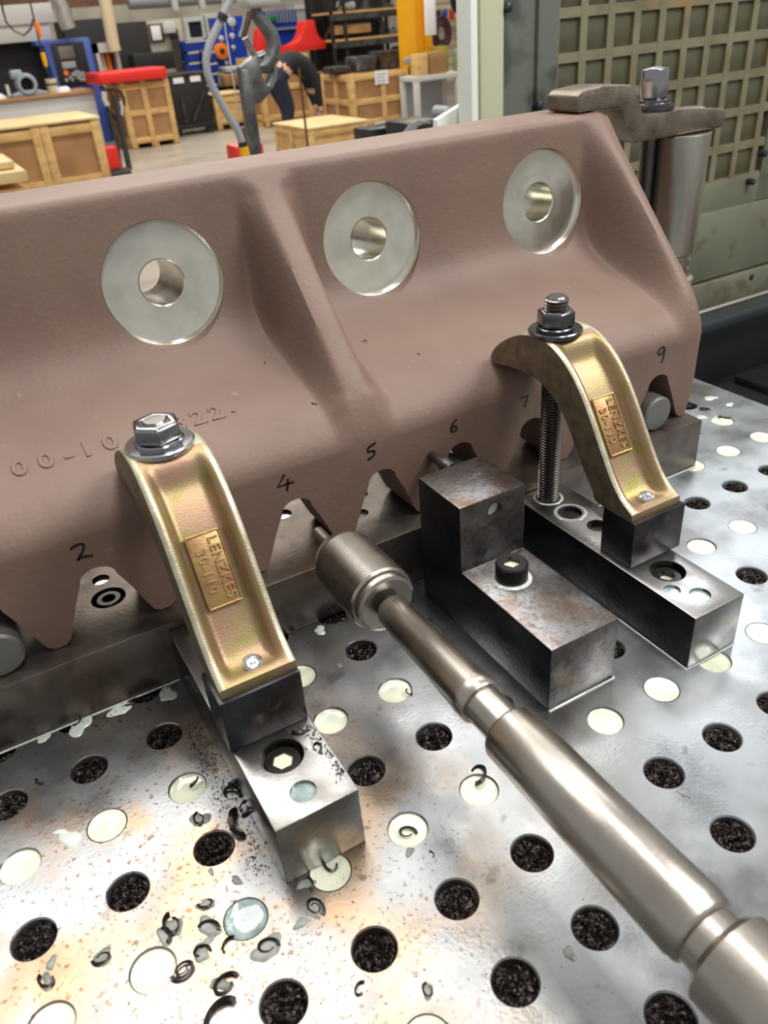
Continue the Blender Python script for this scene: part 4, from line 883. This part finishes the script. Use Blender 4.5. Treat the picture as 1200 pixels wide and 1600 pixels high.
# shutter and shelf behind
sh = thing('roller_shutter', 'cream slatted roller shutter behind the frame bench', 'shutter', (10.5, 16, FZ)); x0, x1, z0, z1 = rect(676, -30, 780, 100, 16.0)
for k in range(14): 
    z = z0 - .3 + .16 * k; MB().box(x0, x1, 16.0 + .02 * (k % 2), 16.06, z, z + .14).build('slat', M_beige, sh, bevel=.02)
sf = thing('wall_shelf', 'narrow shelf across the roller shutter', 'shelf', (10.4, 15.6, 0)); z = at_y(712, 30, 15.6).z; x0 = at_y(682, 20, 15.6).x; x1 = at_y(770, 20, 15.6).x
MB().box(x0, x1, 15.5, 15.85, z - .05, z).build('shelf_board', M_wood, sf)
for u, m_, lab in ((685, M_bk, 'black can at the left of the wall shelf'), (695, M_blue, 'blue can on the wall shelf'), (706, M_red, 'white and red can on the wall shelf'), (720, M_paper, 'white tub on the wall shelf'), (735, M_paper, 'white can at the right of the wall shelf')):
    x_ = at_y(u, 22, 15.65).x; c = thing('paint_can', lab, 'can', (x_, 15.65, z), 'cans on the wall shelf'); MB().lathe([(z + .001, .055), (z + .17, .055), (z + .18, .05)], 'z', (x_, 15.65, 0), 16).build('can_body', m_, c); MB().lathe([(z + .18, .053), (z + .195, .053)], 'z', (x_, 15.65, 0), 16).build('can_lid', M_grey, c)
q = at_y(725, 2, 15.0); rl = thing('blue_reel', 'black reel with blue centre above the wall shelf', 'reel', (q.x, 15, q.z)); MB().lathe([(14.9, .25), (14.92, .28), (15.08, .28), (15.1, .25)], 'y', (q.x, 0, q.z + .05), 24).build('reel_disc', M_bk, rl); MB().lathe([(14.88, .1), (14.9, .12)], 'y', (q.x, 0, q.z + .05), 18).build('reel_centre', mat('reel_blue', (30, 110, 200), .4), rl)
q = at_y(690, 52, 13.5); hb = thing('dark_hose_coil', 'dark red hose coil hanging beside the yellow column', 'hose', (q.x, 13.5, q.z))
for r_ in (.10, .15, .19): MB().tube([(q.x + r_ * cos(a), 13.5 + .05 * r_, q.z + r_ * sin(a) * 1.3) for a in [2 * pi * k / 20 for k in range(21)]], .03, 8).build('hose_loop', mat('hose_dark', (60, 20, 22), .5), hb)
# dark machine parts near the white sheet
dm = thing('vice_body', 'dark machine vice with cables behind the casting top', 'vice', at_y(630, 200, 5.0))
x0, x1, z0, z1 = rect(578, 198, 640, 222, 5.0); MB().box(x0, x1, 5.0, 5.25, FZ, z1).build('vice_base', M_dark, dm, bevel=.01)
x0, x1, z0, z1 = rect(636, 188, 690, 215, 4.6); MB().box(x0, x1, 4.6, 4.9, FZ, z1).build('vice_jaw', M_dark, dm, bevel=.02)
for k in range(4): MB().tube([at_y(628 + 5 * k, 212, 4.5), at_y(640 + 4 * k, 196, 4.5), at_y(655 + 3 * k, 188 + k, 4.5), at_y(664 + 3 * k, 192, 4.5)], .006, 6).build('cable', M_grey, dm)
MB().lathe([(4.45, .03), (4.5, .04), (4.6, .04)], 'y', (at_y(695, 172, 4.5).x, 0, at_y(695, 176, 4.5).z), 16).build('handwheel', M_grey, dm)
MB().tube([at_y(585, 196, 4.95), at_y(600, 193, 4.95), at_y(615, 197, 4.95)], .015, 8).build('handle', M_grey, dm)
rr_ = at_y(467, 106, 8.3); tag(MB().tube([(rr_.x, 8.3, FZ), (rr_.x, 8.3, (FZ + rr_.z) / 2), (rr_.x, 8.3, rr_.z)], .014, 8).build('rusty_rod', M_rust), 'thin rusty rod standing upright in front of the small crate', 'rod')
# crane hook with sling
HY = 2.2
def hp(u, v, dy=0): return at_y(u, v, HY + dy)
hk = thing('crane_hook', 'steel crane hook hanging above the casting with a safety latch', 'hook', hp(400, 8))
pts = [(398, 8), (402, 25), (412, 38), (423, 52), (428, 70), (424, 90), (414, 104), (402, 104), (396, 95), (399, 86)]
MB().tube([hp(*q) for q in pts], [.018, .018, .020, .022, .023, .024, .022, .018, .014, .008], 12).build('hook_body', M_grey2, hk)
bl = MB(); x0, x1, z0, z1 = rect(373, -40, 430, 13, HY); bl.box(x0, x1, HY - .05, HY + .05, z0, z1); bl.build('hook_block', M_lgrey, hk, bevel=.02, seg=3)
MB().tube([hp(391, 20, -.02), hp(385, 40, -.02), hp(380, 55, -.02)], .009, 8).build('safety_latch', M_rust, hk); MB().tube([hp(383, 25, -.03), hp(377, 50, -.03), hp(374, 57, -.03)], .004, 6).build('latch_edge', M_steel, hk)
eb = thing('lifting_bar', 'steel lifting bar with eye hanging from the crane hook', 'lifting bar', hp(395, 240))
P_ = [hp(u, v) for u, v in ((371, 106), (399, 83), (404, 100), (408, 120), (416, 134), (424, 138), (406, 160), (398, 163), (384, 160))]
MB().prism([(p.x, p.z) for p in P_], 'y', HY - .018, HY + .018).build('eye_plate', M_grey2, eb, bevel=.004)
MB().tube([hp(u, v) for u, v in ((402, 88), (412, 84), (424, 92), (429, 108), (428, 122), (422, 134), (412, 144))], .0095, 10).build('eye_ring', M_steel, eb)
a, b_ = hp(380, 108), hp(400, 250); MB().bar(a, b_, .040, .032).build('shank', M_grey2, eb, bevel=.004)
MB().tube([hp(381, 60), hp(387, 72), hp(396, 86)], .006, 8).build('link', M_steel, eb); MB().tube([hp(385, 58), hp(391, 70), hp(399, 84)], .005, 8).build('link', M_steel, eb)
cbk = thing('control_cable', 'grey bent pendant cable hanging beside the hook', 'cable', hp(385, 240))
MB().tube([hp(u, v, -.1) for u, v in ((364, -10), (356, 8), (347, 28), (336, 50), (327, 70), (322, 92), (324, 115), (333, 138), (347, 163), (361, 188), (372, 205), (378, 222))], .011, 10).build('cable_sleeve', M_grey, cbk)
MB().tube([hp(349, 22, -.11), hp(346, 30, -.11)], .013, 10).build('tape_band', M_bk, cbk); MB().tube([hp(378, 222, -.1), hp(380, 229, -.1)], .013, 10).build('tape_band', M_bk, cbk)
MB().tube([hp(380, 229, -.1), hp(383, 240, -.1), hp(386, 256, -.1)], .0135, 10).build('yellow_sleeve', M_yellow, cbk)
tag(MB().tube([hp(347, -10, .1), hp(352, 45, .1), hp(362, 110, .1), hp(372, 170, .1), hp(373, 195, .1)], .0022, 6).build('thin_cord', M_lgrey), 'thin grey cord hanging beside the crane hook', 'cord')
rb = thing('red_fixture', 'red painted bracket with brown post behind the casting top', 'fixture', hp(385, 250, 1.5)); 
x0, x1, z0, z1 = rect(369, 224, 415, 262, HY + 1.6); MB().box(x0, x1, HY + 1.6, HY + 1.75, FZ, z1).build('red_body', M_red, rb, bevel=.02); x0, x1, z0, z1 = rect(381, 198, 394, 226, HY + 1.65); MB().box(x0, x1, HY + 1.65, HY + 1.72, z0 - .05, z1).build('brown_post', M_rust, rb, bevel=.01)

# ================================================================== PERSON BENDING OVER
def skin_body(name, verts, edges, rad, m, parent, sub=2):
    me = bpy.data.meshes.new(name); me.from_pydata(verts, edges, []); o = bpy.data.objects.new(name, me); COL.objects.link(o)
    md = o.modifiers.new('skin', 'SKIN'); sv = me.skin_vertices[0].data if me.skin_vertices else None
    if sv is None:
        bm = bmesh.new(); bm.from_mesh(me); bm.verts.layers.skin.verify(); bm.to_mesh(me); bm.free(); sv = me.skin_vertices[0].data
    for i, r in enumerate(rad): sv[i].radius = (r, r) if not isinstance(r, tuple) else r; sv[i].use_root = i == 0
    md.use_smooth_shade = True
    ss = o.modifiers.new('sub', 'SUBSURF'); ss.levels = sub; ss.render_levels = sub
    dg = bpy.context.evaluated_depsgraph_get(); dg.update(); nm = bpy.data.meshes.new_from_object(o.evaluated_get(dg)); o.modifiers.clear(); o.data = nm; nm.materials.clear(); nm.materials.append(m); nm.shade_smooth()
    if parent: o.parent = parent; o.location = -parent.location
    return o
PX, PY = 5.22, 12.0
ps = thing('person', 'person in black top and navy trousers bending forward over the crates', 'person', (PX, PY, FZ))
hip = (PX, PY, -.20)
body_v = [hip, (PX + .16, PY, -.08), (PX + .34, PY + .02, -.06), (PX + .50, PY + .04, -.16), (PX + .57, PY + .10, -.26), (PX + .62, PY + .16, -.36),
          (PX - .02, PY - .12, -.30), (PX + .10, PY - .12, -.66), (PX - .02, PY - .12, -1.02), (PX + .14, PY - .12, -1.06),
          (PX - .02, PY + .12, -.30), (PX + .16, PY + .14, -.66), (PX + .12, PY + .14, -1.02), (PX + .28, PY + .14, -1.06),
          (PX + .52, PY - .17, -.22), (PX + .57, PY - .19, -.46), (PX + .58, PY - .16, -.68), (PX + .60, PY - .15, -.76),
          (PX + .52, PY + .22, -.22), (PX + .60, PY + .24, -.46), (PX + .66, PY + .2, -.68), (PX + .68, PY + .2, -.76)]
body_e = [(0, 1), (1, 2), (2, 3), (3, 4), (4, 5), (0, 6), (6, 7), (7, 8), (8, 9), (0, 10), (10, 11), (11, 12), (12, 13), (3, 14), (14, 15), (15, 16), (16, 17), (3, 18), (18, 19), (19, 20), (20, 21)]
body_r = [.19, .18, .18, .16, .07, .15, .13, .10, .06, .05, .15, .10, .06, .05, .085, .055, .042, .035, .075, .055, .042, .035]
bdy = skin_body('body', body_v, body_e, body_r, M_skin, ps)
bdy.data.materials.append(M_top); bdy.data.materials.append(M_navy)
for p_ in bdy.data.polygons:
    c = p_.center; dx = c.x - PX; arm = dx > .44
    if c.z < -1.0 and dx < .4: p_.material_index = 1
    elif not arm and dx + (c.z + .2) * .8 < .10: p_.material_index = 2
    elif not arm and dx + (c.z + .2) * .8 < .19: p_.material_index = 0
    elif arm and c.z < -.68: p_.material_index = 0
    elif c.y > PY + .12 and dx > .55 and c.z > -.42 and c.z < -.25: p_.material_index = 0
    else: p_.material_index = 1
hc = Vector((PX + .64, PY + .20, -.42))
hb_ = MB(); vs = []; 
for i in range(9):
    th = pi * i / 8
    for k in range(14):
        a = 2 * pi * k / 14; vs.append((hc.x + .085 * sin(th) * cos(a) * 1.1, hc.y + .08 * sin(th) * sin(a), hc.z + .12 * cos(th)))
hb_.add(vs, [(i * 14 + k, i * 14 + (k + 1) % 14, (i + 1) * 14 + (k + 1) % 14, (i + 1) * 14 + k) for i in range(8) for k in range(14)])
hb_.build('head', M_skin, ps)
hr_ = MB(); hr_.lathe([(hc.z - .03, .09), (hc.z + .05, .092), (hc.z + .10, .07), (hc.z + .127, .02)], 'z', (hc.x - .012, hc.y, 0), 16); hr_.build('hair', M_bk, ps)
for dy, xx in ((-.15, .60), (.20, .68)):
    for f in range(4): MB().tube([(PX + xx - .03 + .02 * f, PY + dy, -.775), (PX + xx - .03 + .022 * f, PY + dy, -.82), (PX + xx - .025 + .022 * f, PY + dy + .01, -.85 + .008 * abs(f - 1.5))], [.010, .009, .007], 6).build('finger', M_skin, ps)
    MB().tube([(PX + xx - .035, PY + dy - .01, -.765), (PX + xx - .06, PY + dy - .015, -.79), (PX + xx - .062, PY + dy - .01, -.82)], [.012, .010, .008], 6).build('thumb', M_skin, ps)

# ================================================================== LOOSE CHIPS ON THE PLATE
def curl_mesh(seed, turns, r0, r1, wd, rise, n=26):
    rn = random.Random(seed); b = MB(); vs = []
    for i in range(n):
        t = i / (n - 1); a = 2 * pi * turns * t; r = r0 + (r1 - r0) * t; w_ = wd * (.5 + .5 * sin(pi * min(1, t * 1.3 + .15)))
        x, y = r * cos(a), r * sin(a) * .72; z = .0002 + rise * t
        vs += [(x, y, z), (x * 1.06, y * 1.06, z + w_ * .7), (x * .78, y * .78, z + w_), (x * .72, y * .72, z + .0002)]
    fs = [(0, 1, 2, 3), tuple(4 * (n - 1) + k for k in (3, 2, 1, 0))]
    for i in range(n - 1):
        for k in range(4): fs.append((4 * i + k, 4 * i + (k + 1) % 4, 4 * i + 4 + (k + 1) % 4, 4 * i + 4 + k))
    return b.add(vs, fs).mesh('metal_chip', ang=60)
curls = [curl_mesh(1, .7, .0050, .0036, .0018, .0004), curl_mesh(2, .95, .0050, .0026, .0014, .0), curl_mesh(3, .5, .0056, .0046, .0020, .0), curl_mesh(4, 1.6, .0052, .0016, .0009, .0, 40), curl_mesh(5, .4, .0040, .0034, .0016, .0004)]
for c in curls: c.materials.append(M_chip2)
def chip(u, v, k, s_, lab, z=0.0, rx=0, group='loose curled chips'):
    q = at_z(u, v, z); o = bpy.data.objects.new('metal_chip', curls[k]); COL.objects.link(o)
    o.location = (q.x, q.y, z); o.scale = (s_, s_, s_); o.rotation_euler = (rx, 0, (u * 7 + v * 3) % 6.28)
    return tag(o, lab, 'metal chip', group)
chip(66, 1220, 4, 1.1, 'dark splintered chip between the two upper left chip filled holes'); chip(270, 1445, 1, 1.5, 'curled chip lying left of the bluish coolant hole at lower left'); chip(256, 1462, 2, 1.0, 'short bent chip in a small coolant blot at lower left')
chip(322, 1412, 0, .9, 'small hooked chip between two holes at lower left'); chip(325, 1452, 2, 1.2, 'wavy chip in an irregular coolant blot'); chip(315, 1488, 0, 1.0, 'curled chip below the wavy coolant blot')
chip(286, 1515, 3, 1.3, 'dark spiral chip hanging out of the coolant filled hole at lower left', .0008); chip(352, 1540, 1, 1.5, 'large ring shaped chip near the bottom left'); chip(160, 1497, 1, 1.1, 'small ring chip in a coolant blot at far left')
chip(74, 1532, 0, 1.1, 'hooked chip above the bottom left coolant hole'); chip(418, 1480, 1, 1.3, 'curled chip in a coolant blot right of the bluish hole'); chip(358, 1478, 2, .9, 'hooked chip stuck to the edge of the bluish coolant hole')
chip(345, 1592, 2, 1.8, 'tangled dark chip at the bottom edge'); chip(375, 1290, 2, 2.0, 'big dark curl leaning against the front left base block', 0, .5); chip(492, 1418, 3, 1.3, 'thin open spiral chip in front of the front left base block')
chip(480, 1381, 4, 1.2, 'brown chip at the front left corner of the base block'); chip(672, 1335, 4, .7, 'tiny brown chip right of the base block'); chip(563, 1546, 0, .8, 'small curl right of the bottom chip filled hole')
chip(669, 1548, 1, .8, 'small round curl in a drop near the bottom centre'); chip(312, 1280, 1, 1.1, 'spiral chip in a grey blot beside the base block'); chip(330, 1322, 4, .8, 'short bent chip beside the dark hole left of the base block')
chip(368, 1215, 2, 1.4, 'dark curl on the left of the base block, upper one', 0, .3); chip(362, 1240, 0, 1.3, 'dark curl on the left of the base block, middle one', 0, .4); chip(382, 1262, 1, 1.3, 'dark curl on the left of the base block, lower one', 0, .3)
chip(120, 1128, 0, .9, 'small chip in the wet strip before the rail at left'); chip(205, 1097, 1, 1.0, 'curl in the swarf along the rail, left of the clamp'); chip(296, 1060, 0, 1.2, 'curl between rail and base block at the left clamp')
chip(747, 1212, 0, 1.7, 'shiny ring chip standing in the coolant hole beside the boring bar', -.001, .2); chip(636, 1302, 1, 1.2, 'curl lying in the coolant hole right of the base block', -.0015); chip(518, 1352, 0, 1.2, 'curl in the coolant hole in front of the base block', -.0015)
chip(304, 1222, 4, 1.2, 'brown chip sticking in the coolant hole left of the base block', -.001, .5); chip(1133, 652, 2, 1.2, 'dark curl in the far right coolant hole', -.001); chip(640, 1082, 0, .01 + .7, 'small hooked chip at the edge of the coolant hole above the bar', 0)
chip(535, 965, 1, 1.2, 'curl near the foot of the rail left of the boring head'); chip(455, 985, 0, 1.1, 'curl beside the rail right of the left clamp'); chip(1100, 640, 3, 1.2, 'bright curl on the plate beyond the rail end'); chip(940, 757, 3, 1.4, 'curl at the rail end under the right clamp', 0)
chip(495, 1168, 1, .9, 'curl on the front left base block beside the socket screw', BZ); chip(470, 1140, 2, 1.0, 'bent chip on the base block in front of the riser', BZ)
# chips stuck to the casting
for u, v, y_, z_, k, lab in ((413, 571, .262, .1805, 4, 'bright chip stuck on the casting left of the rib'), (570, 538, .282, .1915, 0, 'dark wire chip on the casting right of the rib'), (652, 558, .262, .1805, 4, 'short chip on the casting under the middle bore'), (492, 635, .215, .1645, 0, 'small dark chip on the casting ledge at the foot of the rib'), (367, 648, .222, .1668, 4, 'black chip beside the raised digits on the casting')):
    q = at_z(u, v, z_ + .002); o = bpy.data.objects.new('metal_chip', curls[k]); COL.objects.link(o); o.location = (q.x, q.y, z_ + .0035); o.scale = (.6, .6, .6); o.rotation_euler = (.35, 0, u); tag(o, lab, 'metal chip', 'chips on the casting')
# fine swarf: uncountable specks and slivers
b = MB(); rn = random.Random(21)
def sliver(x, y, z, s_):
    d = Vector((rn.uniform(-1, 1), rn.uniform(-1, 1), rn.uniform(0, .3))).normalized() * s_; e = d.cross(Vector((0, 0, 1))) * .3; m_ = Vector((0, 0, s_ * .4)); c = Vector((x, y, z + .0003))
    b.add([c - d, c + e + m_ * .2, c + d, c - e * .5 + m_], [(0, 1, 3), (1, 2, 3), (0, 3, 2), (0, 2, 1)])
for _ in range(900):
    u, v = rn.gauss(420, 190), rn.gauss(1440, 110); q = at_z(u, v, 0)
    if .12 < q.x < .18 and q.y > -.046: continue
    if q.y < .14: sliver(q.x, q.y, 0, rn.uniform(.0003, .0009))
for _ in range(900):
    x = rn.uniform(-.05, .62); y = .1465 - abs(rn.gauss(0, .008))
    if .125 < x < .177 or .323 < x < .383 or .427 < x < .476: continue
    sliver(x, y, 0, rn.uniform(.0005, .0017) * (1.2 if .05 < x < .13 else .6))
for _ in range(500): sliver(.118 + rn.gauss(0, .004), rn.uniform(-.03, .10), 0, rn.uniform(.0004, .0013))
for _ in range(160):
    t = rn.random(); q = at_z(470 + 70 * t + rn.gauss(0, 8), 1125 + 90 * t + rn.gauss(0, 6), BZ); sliver(min(q.x, .174), q.y, BZ, rn.uniform(.0005, .0015))
sw = b.build('fine_swarf', M_chip, smooth=False); tag(sw, 'fine dark swarf scattered over the plate and along the rail', 'swarf', kind='stuff')

# thin coolant blots and beads of coolant along the edges (parts of the wet plate)
M_blot = mat('coolant_blot', (136, 139, 133), 0.20, 0.0, mix=(108, 110, 104), mscale=80); M_blot.node_tree.nodes['Principled BSDF'].inputs['Specular IOR Level'].default_value = 0.25
def blot(u, v, r, seed, m=M_blot):
    rn = random.Random(seed); q = at_z(u, v, 0); n = 24; ph = [rn.random() * 6.28 for _ in range(3)]; el = rn.uniform(.55, 1); rot = rn.random() * 3; vs = []
    for h, f in ((.00004, 1.0), (.0004, .93), (.0006, .6)):
        for k in range(n):
            a = 2 * pi * k / n; rr = r * f * (1 + .22 * sin(2 * a + ph[0]) + .14 * sin(3 * a + ph[1]) + .08 * sin(5 * a + ph[2])); x, y = rr * cos(a), rr * el * sin(a)
            vs.append((q.x + x * cos(rot) - y * sin(rot), q.y + x * sin(rot) + y * cos(rot), h))
    fs = [(i * n + k, i * n + (k + 1) % n, (i + 1) * n + (k + 1) % n, (i + 1) * n + k) for i in range(2) for k in range(n)] + [tuple(range(2 * n, 3 * n))]
    MB().add(vs, fs).build('coolant_blot', m, plate, ang=60)
for k, (u, v, r) in enumerate(((272, 1448, .0060), (256, 1463, .0050), (322, 1413, .0052), (326, 1448, .0062), (320, 1475, .0048), (316, 1490, .0042), (160, 1496, .0058), (74, 1534, .0046), (418, 1482, .0074), (312, 1280, .0056), (370, 1300, .0046), (492, 1418, .0058), (478, 1381, .0048), (640, 1331, .0028), (668, 1548, .0034), (470, 1443, .0040), (80, 1505, .0034), (370, 1376, .0034), (330, 1362, .0024), (700, 1330, .0018), (860, 1060, .0030), (1000, 880, .0034), (890, 1490, .0032), (1070, 1240, .0040), (1100, 900, .0034), (345, 1538, .0052), (530, 1040, .0026), (1130, 975, .0034))): blot(u, v, r, k)
for k, (u, v, r) in enumerate(((70, 1150, .006), (125, 1135, .008), (188, 1108, .008), (262, 1085, .007), (945, 760, .008), (1095, 652, .006), (1110, 622, .007), (1140, 632, .005), (110, 1310, .006), (95, 1300, .004), (500, 985, .005))): blot(u, v, r, 50 + k, M_film)
def bead(pts, r=.0009): MB().tube([Vector(p) for p in pts], r, 8).build('coolant_bead', M_film, plate)
bead([(.3246, -.0246, .0002), (.353, -.0247, .0002), (.3814, -.0246, .0002), (.3816, .05, .0002), (.3816, .145, .0002)]); bead([(.4276, .14, .0002), (.4276, .05, .0002), (.4276, -.0464, .0002), (.4512, -.0467, .0002), (.4752, -.0464, .0002)], .0006)
bead([(-.05, .1468, .0002), (.03, .1469, .0002), (.125, .1468, .0002)], .0008); bead([(.485, .1468, .0002), (.56, .1469, .0002), (.65, .1468, .0002)], .0008)
for x, y, r in ((.45, .13, .0100), (.4492, .1015, .0108)):
    MB().lathe([(BZ + .00003, r + .0026), (BZ + .0005, r + .0020), (BZ + .0007, r + .0008), (BZ + .0003, r)], 'z', (x, y, 0), 28, capped=False).build('coolant_ring', M_film, base2)
